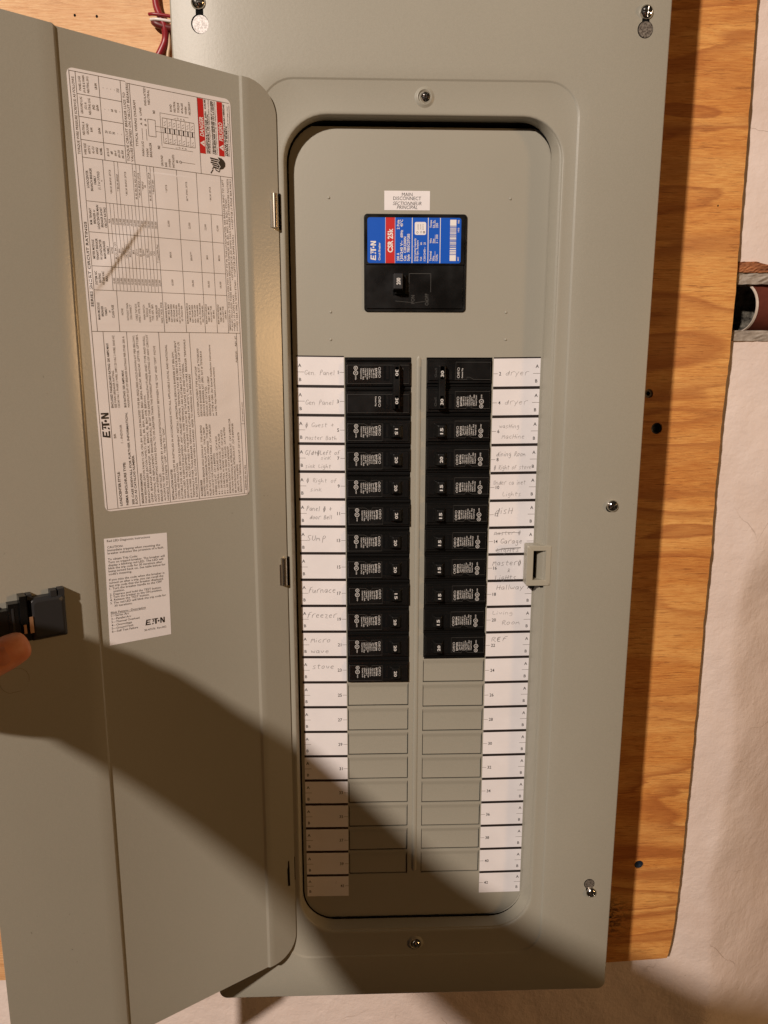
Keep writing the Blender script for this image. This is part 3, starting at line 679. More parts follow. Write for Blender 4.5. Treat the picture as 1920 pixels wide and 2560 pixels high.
def logo(b, x, z, h, m, y, rot=90):
    """maker's word mark: five heavy letters, the A cut to a wedge, a dot before the N.  width = 3.35*h"""
    S = []
    S.append([(0, 0), (.95, 0), (.92, .2), (.27, .2), (.31, .4), (.80, .4), (.83, .58), (.34, .58), (.38, .8), (.9, .8), (.95, 1), (.18, 1)])
    S.append([(1.12, 0), (1.36, 0), (1.46, .24), (1.22, .24)]); S.append([(1.24, .46), (1.56, .46), (1.50, .80), (1.40, .80)])
    S.append([(1.12, .84), (2.25, .84), (2.25, 1), (1.16, 1)]); S.append([(1.68, 0), (1.98, 0), (1.98, .84), (1.68, .84)])
    S.append([(2.30+.17*math.cos(a*math.pi/6), .46+.17*math.sin(a*math.pi/6)) for a in range(12)])
    S.append([(2.6, 0), (2.82, 0), (2.82, .62), (3.12, 0), (3.4, 0), (3.4, 1), (3.18, 1), (3.18, .38), (2.88, 1), (2.6, 1)])
    c, s_ = math.cos(math.radians(rot)), math.sin(math.radians(rot))
    from mathutils.geometry import tessellate_polygon
    for q in S:
        tri = tessellate_polygon([[Vector((p[0], p[1], 0)) for p in q]])
        b.add([(x+(p[0]*c-p[1]*s_)*h, y, z+(p[0]*s_+p[1]*c)*h) for p in q], [tuple(t) for t in tri], m)
# frame rules
for q in ((1.7, 1.5, 311), (119.4, 1.5, 308)): hl(*q, .35)
vl(1.5, 1.7, 119.4); vl(310.6, 1.7, 40); vl(309.6, 40, 119.4); vl(135.4, 1.7, 119.4, .35)
for x, e in ((9.7, 135.4), (26.9, 135.4), (51.4, 135.4), (75.9, 135.4), (116, 135.4)): hl(x, 1.6, e)
logo(b, 8.6, 56.5, 5.6, 'ink', YP-.02)
vl(61, 116, 119.4)
def para(lines, x0, pitch, z0=3.2, size=1.5):
    for k, (t, z1, bd) in enumerate(lines):
        if t: tx(t, z0, x0+pitch*k, size, z1, bd)
tx("LOADCENTER STYLE:", 3.2, 12.4, 1.7, 30, .02, m='ink'); tx("BR", 56, 12.0, 1.6, 59.5); tx("NEMA ENCLOSURE TYPE:", 3.2, 17.2, 1.7, 37, .02, m='ink'); tx("1 - INDOOR", 52, 16.9, 1.6, 66)
tx("SEE CASE SIDEWALL FOR FURTHER INFORMATION,", 3.2, 21.8, 1.6, 75, .01, m='ink'); tx("SUCH AS CATALOG NUMBER.", 3.2, 24.3, 1.6, 42, .01, m='ink')
tx("ENCLOSED PANELBOARD RATING: 200 AMPS MAX", 79, 12.0, 1.6, 127, .008, m='ink'); tx("SEE MAIN BREAKER RATING.", 79, 14.4, 1.5, 107); tx("120/240 VAC 1 PHASE 3 WIRE, 208Y/120 VAC 3 WIRE, 50/60 HZ.", 79, 16.8, 1.5, 133)
tx("BUS RATING: 200 AMPS MAX", 79, 21.6, 1.6, 107, .008, m='ink'); tx("MAXIMUM SUM OF BREAKER RATINGS PER STAB: 200 A", 79, 24.2, 1.5, 132)
para([("BREAKER INFORMATION", 27, .02), ("MAIN BREAKERS (EATON FAMILY): CSR, CSH, BW, BWH OR BACKFED TYPE BR (REQUIRES HOLD-DOWN KIT PER BELOW).", 133, 0), ("BRANCH BREAKERS (EATON FAMILY): ETN01, BR, BRH, BRHH, BRD, BRSN, BRCAF, BRHCAF, GFTCB, GFTCBH,", 133.5, 0),
      ("GFEP, BRAFGF, BRHAFGF, BRX, BRHX, BJ, BJH OR BRWH.", 88, 0), ("ADDITIONAL OR REPLACEMENT BREAKERS SHALL BE OF THE SAME MANUFACTURER AND TYPE AND SHALL", 132.5, 0), ("HAVE AN INTERRUPTING RATING EQUAL TO OR GREATER THAN THE INTERRUPTING RATING OF ANY CIRCUIT", 133.5, 0),
      ("BREAKER INSTALLED.", 26, 0), ("AUTOMATIC TRIP IS INDICATED BY A HANDLE POSITION MIDWAY BETWEEN THE \"ON\" AND \"OFF\". MOVE", 125, 0), ("HANDLE TO EXTREME \"OFF\", THEN TO \"ON\".", 62, 0)], 29.3, 2.55)
para([("INSTALLATION NOTES", 28, .02), ("THIS PANELBOARD MUST BE INSTALLED IN ACCORDANCE WITH ALL APPLICABLE LOCAL AND NATIONAL", 126, 0), ("CODES, AND REGULATIONS.", 33, 0), ("SUITABLE FOR USE AS SERVICE EQUIPMENT. INSTALL APPROPRIATE SERVICE BARRIER KIT BELOW.", 121, 0),
      ("WHEN USED AS SERVICE EQUIPMENT, ANY UNUSED NEUTRAL TERMINALS MAY BE USED FOR EQUIPMENT", 129, 0), ("GROUNDING. FOR EQUIPMENT GROUNDING, WIRE TERMINALS ARE SUITABLE FOR (1) #14-4 OR UP TO (3)", 128, 0), ("#14-10 WIRES. MULTIPLE WIRES IN THE SAME HOLE MUST BE THE SAME SIZE AND MATERIAL.", 112, 0),
      ("TERMINALS OTHER THAN BREAKER TERMINALS SUITABLE FOR 60/75\u00b0C AL-CU WIRE. BREAKER TERMINALS", 130, 0), ("SUITABLE FOR AL-CU WIRE WHEN SO MARKED. REFER TO MARKINGS ON BREAKERS", 103, 0)], 53.9, 2.5)
para([("ACCESSORIES", 17, .02), ("BACKFED MAIN BREAKER HOLD DOWN KIT . TYPE # BRPHD", 62, 0), ("CSR TYPE MAIN BREAKER FILLER PLATE . TYPE # CSRFP", 60, 0), ("FILLER PLATE TO CLOSE BRANCH OPENINGS . TYPE # BRFP", 63, 0), ("MAIN LUG KIT FOR CONVERTIBLE PANELS . CAT # BRPL200", 62, 0), ("SUBFEED LUG KIT . CAT # BRPSF225", 38, 0),
      ("# 6 - 2/0 NEUTRAL / GROUND LUGS . CAT # NL20", 52, 0), ("# 6 - 300 NEUTRAL / GROUND LUGS . CAT # NL300", 54, 0), ("# 6 - 2/0 NEUTRAL W/ BOND TAB LUGS . CAT # NLP20", 57, 0), ("# 6 - 300 NEUTRAL W/ BOND TAB LUGS . CAT # NLP300", 59, 0), ("BONDING SCREW KIT: CAT # BONDKITP", 43, 0),
      ("CSR MAIN MECHANICAL INTERLOCK KIT . CAT # BRPMIKCSR", 66, 0), ("BR MAIN MECHANICAL INTERLOCK KIT . CAT # BRPMIKBR", 62, 0), ("LABEL KITS: TYPE # BRPMS", 27, 0), ("RENOVATION TERMINAL BLOCK KIT: CAT # RN5TB", 54, 0)], 78.2, 2.5)
para([("LATCH REPLACMENT: TYPE # LATCHP", 109, 0), ("SERVICE BARRIER KIT (CSR): KIT # TICSR300", 123, 0), ("SERVICE BARRIER KIT (BR): KIT # TIMCB3/0", 121, 0), ("KEYLOCK KIT: CAT # TDL", 93, 0), ("GROUND BARS: TYPE # GBKP", 101, 0), ("or TYPE # GBK (for Special Installation Instructions", 126, 0), ("see URL: http://eaton.com/instructions)", 108, 0)], 79.4, 2.5, 69)
tx("ASSEMBLED IN USA", 4, 117.8, 1.3, 26); tx("www.eaton.com", 63, 117.8, 1.2, 79); tx("PUB53501", 112, 115, 1.3, 121); tx("REV. 07", 125, 115, 1.3, 133)
# upper half: ratings table
hl(5.8, 135.4, 310.6); tx("SERIES SHORT CIRCUIT RATINGS", 153, 3.9, 1.7, 212, .01, m='ink'); tx("TORQUE WIRE PRESSURE SCREW(S) AS FOLLOWS", 257, 3.9, 1.6, 307)
for z, x1 in ((165, 109.5), (181.8, 109.5), (205.3, 109.5), (226.3, 109.5), (255.4, 119.4)): vl(z, 5.8, x1)
hl(22, 135.4, 165); hl(19.6, 165, 255.4)
for k in range(1, 15): hl(19.6+2.62*k, 165, 226.3 if k not in (3, 4, 8, 9, 10, 12, 13) else 255.4, .22)
for x in (56.3, 73.8, 89.5, 109.3): hl(x, 135.4, 255.4)
hl(99.7, 135.4, 226.3)
for z, t in ((150, ("MAIN MODULE", "BREAKER", "FAMILY", "or", "CLASS FUSE")), (173.5, ("SYSTEM AIC", "RATING", "AT 240 VAC", "MAX.")), (193.5, ("METER MODULE", "TENANT BREAKER", "W LOADCENTER", "MAIN BREAKER", "FAMILY")), (216, ("M.M. TENANT", "BREAKER or", "LOADCENTER MAIN", "BREAKER SHORT", "CIRCUIT RATING")), (241, ("LOADCENTER", "BRANCH BREAKER", "FAMILY", "(1, 2 or 3 POLE)", "*"))):
    for k, q in enumerate(t): tx(q, z, 8.0+2.55*k, 1.55, align='CENTER', bold=.008, m='ink', xs=.8)
for k, (q, r1, r2) in enumerate((("10,000", "NONE", "N/A"), ("10,000", "BR, CC, BW, CCV", "10,000"), ("22,000", "BRH", "22,000"), ("22,000", "QBHW", "22,000"), ("25,000", "CSR, CCVH++", "25,000"), ("42,000", "BRHH, CVS", "42,000"), ("65,000", "BRX", "65,000"), ("65,000", "CV+++", "65,000"), ("65,000", "ED, GHB", "65,000"), ("65,000", "FD****", "65,000"), ("65,000", "KD, HKD", "100,000"), ("100,000", "KDC", "100,000"), ("100,000", "CVH", "100,000"), ("65,000", "T / J fuse(200A Max)", "100,000"))):
    x = 20.95+2.62*k
    tx(q, 172, x, 1.45, align='CENTER'); tx(r1, 193.5, x, 1.35, align='CENTER'); tx(r2, 214, x, 1.45, align='CENTER')
for k, (t, x) in enumerate((("NONE", 25), ("WITHOUT MAIN", 29), ("DISCONNECT", 31.3), ("CABLE TAP BOX", 35.4), ("FAMILY 1MTB, 3MTB", 37.7), ("MAIN SWITCH", 41.4), ("MODULE", 43.6), ("FAMILY 1MFS, 3MFS", 45.8), ("TYPE 1BPS, 3BPS", 48), ("MAIN BREAKER", 51), ("MODULE", 52.9), ("FAMILY 1MCB, 3MCB", 54.9))): tx(t, 150, x, 1.45, align='CENTER')
for x, t in ((24, "* BRCAF, BRAFGF, GFTCB"), (29, "** BRCAF, BRAFGF"), (35, "* BRCAF, BRAFGF, GFTCB"), (42, "BR, BD, BRD, BQ, BQC, GFTCB"), (44.6, "** BRCAF, BRAFGF, GFTCB"), (47.3, "* BRAFGF"), (49, "BR"), (52.4, "BR, BD, BRD, BQ, BQC, GFTCB"), (55, "** BRAFGF, BRH"), (65, "* GFTCB"), (81, "BR***, ETN01, GFTCB"), (100, "* BRCAF, GFTCB")): tx(t, 241, x, 1.25, align='CENTER')
for x, a_, c_, d_ in ((65, "65,000", "BRHX", "22,000"), (81.5, "100,000", "BRHX***", "22,000"), (94.5, "100,000", "BRH", "22,000"), (104.5, "100,000", "BRHH", "42,000")):
    tx(a_, 173, x, 1.45, align='CENTER'); tx(c_, 193.5, x, 1.45, align='CENTER'); tx(d_, 216, x, 1.45, align='CENTER')
for x0_, L_ in ((58.4, ("MAIN BREAKER MODULE", "FAMILY 1MCB, 3MCB", "RGH / PDG5xM 2000A", "NGS / PDG5xM 1200A", "MDL / PDG4xG 800A", "LGS / LD / PDG3xG 600A", "KD / PDG3xG 400A")), (75.4, ("MAIN BREAKER MODULE", "FAMILY 1MCB, 3MCB", "RGH / PDG6xM 2000A", "NGH / PDG5xM 1200A", "HMDL / PDG4xM 800A", "LGH / HLD / PDG3xM 600A", "HKD / PDG3xM 400A")), (91, ("MAIN SWITCH MODULE", "FAMILY 1MFS, 3MFS", "WITH CLASS T FUSE", "800A MAX.")), (101.2, ("MAIN SWITCH MODULE", "FAMILY 1MFS, 3MFS", "WITH CLASS T FUSE", "1200A MAX."))):
    for k, t in enumerate(L_): tx(t, 150, x0_+2.1*k, 1.3, align='CENTER', xs=.74, bold=.006)
for x, t, z1 in ((110.9, "*BREAKERS IN THIS COLUMN MAY NOT FIT IN THIS LOADCENTER, SEE BREAKER INFO TO LEFT", 253), (112.9, "** ALSO INCLUDES THESE BRANCH BREAKER FAMILIES: BR, BD, BRD, BQ, BQC, ETN01", 239), (115.0, "***BR (110 AMPS MAX)              +GFTCB/GFCB (50 AMPS MAX UNLESS OTHERWISE NOTED)", 254), (117.3, "****FD 150A ONLY WITH ETN01   ++GFTCB (30 AMPS MAX.)     +++GFTCB (1 POLE 40A MAX.)", 254)): tx(t, 137, x, 1.4, z1)
# torque table
for z in (267, 282, 296.6): vl(z, 5.8, 36.4)
hl(21.3, 255.4, 310.6); hl(36.4, 255.4, 310.4); hl(42.8, 255.4, 310)
for z, t in ((261, ("WIRE SIZE", "60/75\u00b0C", "AL-CU", "AWG/", "KCMIL")), (274.5, ("NEUTRAL &", "GROUND", "BAR", "", "LB-IN")), (289.5, ("GROUND LUG", "(G1) &", "NEUTRAL LUG", "(N2)", "LB-IN")), (303.5, ("PANEL LUGS", "(A & B) & MAIN", "NEUTRAL (N1)", "", "LB-IN"))):
    for k, q in enumerate(t):
        if q: tx(q, z, 8.2+2.7*k, 1.5, align='CENTER', xs=.75, bold=.01 if k > 2 else 0)
for z, t in ((261, ("#14-10", "#8", "#6-4", "#3-2/0", "#6-300")), (274.5, ("20", "25", "35", "-", "-")), (289.5, ("-", "-", "60", "60", "-")), (303.5, ("-", "-", "-", "-", "225"))):
    for k, q in enumerate(t): tx(q, z, 23.8+2.6*k, 1.6, align='CENTER')
tx("TORQUE CIRCUIT BREAKER LUGS TO", 257, 38.4, 1.7, 303); tx("VALUES SPECIFIED ON CIRCUIT BREAKERS.", 257, 41.0, 1.7, 309.5)
tx("TYPICAL WIRING DIAGRAM", 268, 45.4, 1.7, 299); tx("MAIN LUG", 262, 49.5, 1.6, 272); tx("MAIN", 262, 52.6, 1.6, 267.5); tx("BREAKER", 262, 55.2, 1.6, 272); tx("A  B  LINE", 283, 49.5, 1.4, 295); tx("B  A", 283, 52.6, 1.4, 288)
hl(49.8, 273, 281, .22); hl(52.9, 273, 281, .22); tx("INSULATED", 297, 53.5, 1.5, 309); tx("NEUTRAL", 298, 56.2, 1.5, 308); tx("N2", 268.5, 61.5, 1.6, bold=.03); tx("N1", 292.5, 59.5, 1.6, bold=.03)
for q in ((54.5, 276.5, 288), (60.0, 276.5, 288)): hl(*q, .25)
vl(276.5, 54.5, 60); vl(288, 54.5, 60); vl(280.4, 60, 90, .2); vl(284, 60, 90, .2)
for k in range(8): hl(65.5+3.5*k, 273.2, 290.6, .2)
for k in range(7):
    x = 65.5+3.5*k+1.75
    b.add([(x-.45, YP, 280.4), (x+.45, YP, 280.4), (x+.45, YP, 284), (x-.45, YP, 284)], [(0, 1, 2, 3)], 'ink')
    for z in (275.5, 287): b.line([(x-.9, z-1.6), (x+.6, z-.8), (x-.6, z+.6), (x+.8, z+1.4)], .22, YP, INK)
vl(273.2, 65.5, 90); vl(290.6, 65.5, 90); vl(270.2, 64, 88, .2); vl(293.8, 64, 86, .2); hl(64, 271, 294, .2)
for z in (271.6, 292): 
    for k, q in enumerate("LOAD"): tx(q, z-.6, 75+2.4*k, 1.3)
for k, t in enumerate(("BOND", "NEUTRAL", "TORQUE", "40 IN-LBS", "WHEN", "NECESSARY")): tx(t, 296, 72.5+2.9*k, 1.5)
for k, t in enumerate(("GROUND", "BAR", "(WHEN", "INSTALLED)")): tx(t, 256.8, 63.2+2.9*k, 1.5)
tx("G1", 260.5, 74.8, 1.5, bold=.03); vl(261.5, 78.5, 89, .2); b.ring((77.6, 261.5), .6, .95, YP, INK, 12)
# danger block
hl(93.6, 255.4, 309.6); 
for x0_, t, zt in ((93.8, "DANGER", 287), (109.2, "PELIGRO", 287)):
    b.add([(x0_, YP, 270.2), (x0_+4.5, YP, 270.2), (x0_+4.5, YP, 309.2), (x0_, YP, 309.2)], [(0, 1, 2, 3)], 'red')
    b.text(t, 3.0, x0_+2.3, 282.3 if t == "DANGER" else 281.2, 'white', YP-.03, rot=90, align='LEFT', xs=.78, bold=.02, shear=.2)
    zc = 277.5 if t == "DANGER" else 276.5
    b.add([(x0_+4.0, YP-.03, zc-2.3), (x0_+4.0, YP-.03, zc+2.3), (x0_+.4, YP-.03, zc)], [(0, 1, 2)], 'white'); b.add([(x0_+2.2, YP-.05, zc-.2), (x0_+3.6, YP-.05, zc-.3), (x0_+3.6, YP-.05, zc+.3), (x0_+2.2, YP-.05, zc+.2)], [(0, 1, 2, 3)], 'red')
for x, t, z1, bd in ((99.6, "HAZARDOUS VOLTAGE  WILL  CAUSE", 309, .03), (101.1, "SEVERE INJURY OR DEATH.", 299, .03), (102.3, "Turn off power supplying this equipment before working", 309, 0), (104.6, "TENSION DANGEREUSE PEUT CAUSER", 309, .03), (106.1, "DES BLESSURES GRAVES OU LA MORT.", 309, .03), (107.5, "Couper l'alimentation de cet \u00e9quipement avant", 309, 0), (114.8, "VOLTAJE PELIGROSO CAUSA HERIDAS", 308, .03), (116.3, "SEVERAS O MUERTE.", 293, .03), (117.7, "Desconecte el suministro de energ\u00eda del equipo antes", 307, 0)): tx(t, 270.8, x, 1.15 if bd else .85, z1, bd, m='ink')
# shocked hand pictogram
def poly(pts, m='ink'):
    from mathutils.geometry import tessellate_polygon
    tri = tessellate_polygon([[Vector((p[0], p[1], 0)) for p in pts]]); b.add([(p[0], YP-.01, p[1]) for p in pts], [tuple(t) for t in tri], m)
for k in range(5): poly([(101.6+.5*k-(0.8 if k == 2 else 0), 268.2-1.5*k), (108, 267.6-1.6*k), (108, 266.6-1.6*k), (101.6+.5*k-(0.8 if k == 2 else 0), 267.2-1.5*k)])
poly([(108, 269), (111, 268.6), (113, 267.2), (114, 265.4), (113.8, 263), (112, 261), (109.6, 260.2), (108, 260.4)])
b.line([(101.5, 256.6), (103.6, 259.6), (102.8, 260.2), (105.2, 261.4), (106, 259.4), (108.5, 258.4), (109.2, 260)], .8, YP-.02, 'ink')
b.line([(107.2, 269.4), (109, 266.5), (107.6, 265.2), (109.6, 262.2), (108.2, 260.6)], .5, YP-.04, 'white')
instr = b.build("instruction_label", door, label="large white instruction label with rating tables and red danger bars", tf=ltf, smooth=0)

# --- small diagnostic label
c4 = [(153.75, 393.7), (104.4, 392.5), (105.45, 306.0), (155.0, 306.8)]   # TL TR BR BL in (u, z)
def stf(v):
    x, y, z = v; s_, t_ = x/49.5, z/86.8
    u = (c4[3][0]*(1-s_)+c4[2][0]*s_)*(1-t_)+(c4[0][0]*(1-s_)+c4[1][0]*s_)*t_; zz = (c4[3][1]*(1-s_)+c4[2][1]*s_)*(1-t_)+(c4[0][1]*(1-s_)+c4[1][1]*s_)*t_
    return D(u, -1.75-y, zz)
b = MB(); b.box(0, 49.5, -.16, -.01, 0, 86.8, 'paper')
def ds(t, z, x0=2.4, x1=None, size=1.72, bold=0.004):
    V_, F_ = glyphs(t, bold, 0); wn = (max(v[0] for v in V_)-min(v[0] for v in V_))*size/CAP
    b.text(t, size, x0, 86.8-z, 'ink', -.22, align='LEFT', xs=((x1-x0)/wn if x1 else .86), bold=bold)
for t, z, x0, x1 in (("Red LED Diagnostic Instructions", 2.0, 2, 35.6), ("CAUTION:", 7.0, 2, 14), ("Immediate tripping when resetting the", 9.4, 2, 43.5), ("breaker indicates the presence of a fault.", 11.8, 2, 46.5),
    ("To obtain Trip Code:", 16.6, 2, 25), ("Turn on tripped breaker. The breaker will", 19.0, 2, 46.8), ("display a blinking red LED. The LED will", 21.4, 2, 45.5), ("blink the trip code for 30 iterations after", 23.8, 2, 44.5), ("being turned back on. See table below for", 26.2, 2, 47.2), ("code's meaning.", 28.6, 2, 20),
    ("If you miss the code when the breaker is", 33.2, 2, 46), ("turned on after a trip, you can recall the", 35.6, 2, 45), ("last trip code that the breaker displayed.", 38.0, 2, 45), ("1. Turn the breaker handle to the OFF", 40.4, 2, 43.5), ("position.", 42.7, 5, 13.5), ("2. Depress and hold the TEST button.", 45.2, 2, 43), ("3. Turn the breaker to the ON position.", 47.4, 2, 43.5), ("4. Release the TEST button.", 49.7, 2, 33), ("5. The red LED will blink the trip code for", 52.2, 2, 46.5), ("30 iterations.", 54.7, 5, 19),
    ("Blink Pattern\u2014Description", 60.0, 2, 29.5), ("1\u2014Series Arc", 62.6, 2, 16), ("2\u2014Parallel Arc", 65.2, 2, 17.5), ("3\u2014Thermal Overload", 67.8, 2, 24), ("4\u2014Overvoltage", 70.4, 2, 18), ("5\u2014Ground Fault", 73.0, 2, 19), ("6\u2014Self Test Failure", 75.6, 2, 22.5)): ds(t, z, x0, x1)
b.rect(2, 29.5, 86.8-61.5, 86.8-61.25, -.22, 'ink'); logo(b, 28.6, 86.8-75.4, 4.7, 'ink', -.24, 0); ds("30-47376  Rev.002", 79.3, 27.5, 45.6, 1.6)
b.build("diagnostic_label", door, label="small white label of red LED diagnostic instructions", tf=stf)

# --- latch on the door
b = MB()
def lb(u0, u1, z0, z1, o0, o1, m='latch'): b.box(u0, u1, -o1, -o0, z0, z1, m)
L = []   # main block with chamfered front
for i_, o_ in ((0, 0), (0, 6.5), (1.6, 8.6), (3.0, 9.2)): L.append(rrect(187+i_, 212-i_, 325.5+i_, 358-i_, 1.2+i_*.5, -o_, 4))
b.loft(L, 'latch', False, True)
lb(187, 191.5, 357, 362.2, 0, 7.5); lb(192.6, 197, 357, 361.8, 0, 8); lb(209.5, 213, 357, 361.4, 0, 7.5); lb(213.8, 218.5, 340, 361.5, 0, 10.5, 'black'); lb(218.5, 226, 325.5, 356.5, 0, 8.5, 'black'); lb(226, 234, 327, 352, 0, 8, 'black'); lb(234, 250, 322, 356, 0, 6, 'black')
lb(222.4, 224.0, 332, 353, 8.5, 8.9, 'latch'); lb(212, 218, 326, 341, 0, 6.5, 'black')
b.build("door_latch", door, tf=dtf, bevel=.45)
b = MB(); lb(210.2, 212.9, 332.5, 345, 9.0, 9.8, 'copper'); lb(214.8, 216.8, 332.5, 344, 7.0, 8.6, 'copper'); b.build("latch_spring", door, tf=dtf, bevel=.2)

# ---------------------------------------------------------------- main breaker
mx0, mx1, mz0, mz1 = 144.2, 232.3, 571.9, 652.4
mainb = thing("main_breaker", "large black 200 amp main breaker with a blue and red printed label", "main breaker", ((mx0+mx1)/2, 0, mz0))
b = MB()
b.loft([rrect(mx0, mx1, mz0, mz1, 3.2, 3), rrect(mx0, mx1, mz0, mz1, 3.2, -.8), rrect(mx0+.6, mx1-.6, mz0+.6, mz1-.6, 3, -1.5), rrect(mx0+1.6, mx1-1.6, mz0+2.0, mz1-1.6, 2.6, -1.5), rrect(mx0+2.0, mx1-2.2, mz0+2.6, mz1-2.2, 2.4, -.9)], 'black', False, True)
b.box(146.2, 230.0, -2.6, -.5, 611.2, 650.4, 'black'); b.box(146.0, 229.4, -1.9, -.5, 575.0, 610.6, 'black')
b.build("breaker_body", mainb, bevel=.35)
b = MB(); b.rect(169.0, 182.4, 585.6, 604.2, -1.96, 'void'); b.rect(182.9, 201.6, 588.5, 603.6, -1.94, 'black')
for q in (((182.9, 588.5), (182.9, 603.8)), ((182.9, 603.8), (201.6, 603.8)), ((201.6, 603.8), (201.6, 588.5))): b.line(q, .3, -1.98, 'moulded')
b.build("handle_slot", mainb)
b = MB(); b.frust(168.8, 177.9, 589.2, 602.9, -1.9, -13.2, (.4, 1.1, .8, .4), 'latch'); b.frust(170.5, 183, 586, 602.6, -1.2, -5.5, (.4, 3, .6, .6), 'black_deep')
b.text("200", 3.1, 173.2, 596.1, 'white_print', -13.35, rot=90, xs=.82, bold=.03); b.build("toggle_handle", mainb, bevel=.45)
b = MB()
P = rrect(147.2, 226.9, 612.2, 649.1, 2.0, -2.75)
b.add(P, [tuple(range(len(P)))], 'blue'); y1, y2 = -2.83, -2.9
b.rect(162.7, 170.4, 612.2, 649.1, y1, 'red')
for x in (162.45, 170.65): b.rect(x-.12, x+.12, 612.2, 649.1, y1-.02, 'white')
for x in (185.2, 198.8, 209.1): b.rect(x-.28, x+.28, 612.4, 649, y1, 'white')
logo(b, 154.4, 614.4, 4.6, 'white', y2, 90)
def mt(t, x, z0, z1, size, bold=.02, m='white', align='LEFT'):
    V_, F_ = glyphs(t, bold, 0); wn = (max(v[0] for v in V_)-min(v[0] for v in V_))*size/CAP
    b.text(t, size, x, z0, m, y2, rot=90, align='LEFT', xs=(z1-z0)/wn, bold=bold)
mt("Circuit Breaker", 157.3, 614.4, 628.8, 1.7); mt("CSR 25k", 166.6, 620.8, 640.2, 4.1, .035)
mt("200 A", 173.3, 614, 620.6, 2.1); mt("2 Pole", 173.3, 639.6, 647.2, 2.1); mt("120/240 V~", 176.2, 614, 630.5, 2.1); mt("60Hz", 176.2, 633, 639, 2.1); mt("40\u00b0C", 176.2, 641.6, 647.4, 2.1)
mt("Cat.  CSR2200N", 179.1, 614, 633.6, 2.1); mt("Style  7803C07G83", 182.1, 614, 636, 2.1)
mt("Interrupting Capacity", 187.6, 614, 632.5, 1.6, .015); mt("RMS Sym. Ampere", 189.8, 614, 630.8, 1.6, .015); mt("Volt", 192.8, 614, 617.4, 1.6, .015); mt("kA", 192.8, 627.2, 629.3, 1.6, .015); mt("120/240~", 195.9, 614, 625.4, 1.6, .015); mt("25", 195.9, 627.2, 629.3, 1.6, .015)
for t, x, z0, z1 in (("Terminal", 201.0, 614, 622), ("Wire", 203.4, 614, 618.2), ("CU/AL", 206.3, 614, 619.6), ("Wire", 201.0, 628.5, 632.4), ("Size", 203.4, 628.5, 632.2), ("2 - 300", 206.3, 628.5, 635.6), ("Torque", 201.0, 641, 647.2), ("Lb. in.", 203.4, 641, 647), ("250", 206.3, 641, 644.8)): mt(t, x, z0, z1, 1.55, .02)
for z0, z1 in ((614, 622), (628.5, 635.4), (641, 647.2)): b.rect(204.7, 204.95, z0, z1, y2, 'white')
b.rect(217.4, 222.7, 614.2, 619.0, y2, 'white'); b.rect(217.4, 222.7, 642.8, 647.6, y2, 'white'); rb = random.Random(5); z = 619.6
while z < 642.2:
    wv = rb.choice((.3, .5, .9)); b.rect(217.4, 222.7, z, min(z+wv, 642.4), y2, 'white'); z += wv+rb.choice((.3, .4, .7))
mt("66C", 224.6, 614.3, 617.5, 1.3); mt("1413", 224.6, 637.6, 641, 1.3); mt("M05", 224.6, 644.6, 647.4, 1.3)
P = rrect(187.3, 197.0, 635.2, 645.6, 1.4, y2+.0); b.add(P, [tuple(range(len(P)))], 'paper')
for k in range(3): mt(("LISTED", "CIRCUIT BKR", "E7819")[k], 190.2+2.1*k, 639.4, 643.8, .9, 0, 'ink')
b.ring((189.6, 637.2), .6, .85, y2-.06, 'ink', 12); b.ring((195.2, 637.4), .5, .95, y2-.06, 'ink', 12); mt("UL", 192.6, 636.6, 638.4, 1.1, .02, 'ink')
b.build("printed_label", mainb)
b = MB()
for t, x in (("I/ON", 186.2), ("O/OFF", 198.3)): b.text(t, 3.0, x, 582.3, 'moulded', -2.0, rot=90, bold=.0, xs=.8)
b.line(((171.2, 581), (188, 579.6), (200, 581.2)), .25, -2.0, 'moulded'); b.disc((220.8, 580.3), 1.1, -2.0, 'void', 14); b.build("moulded_lettering", mainb)

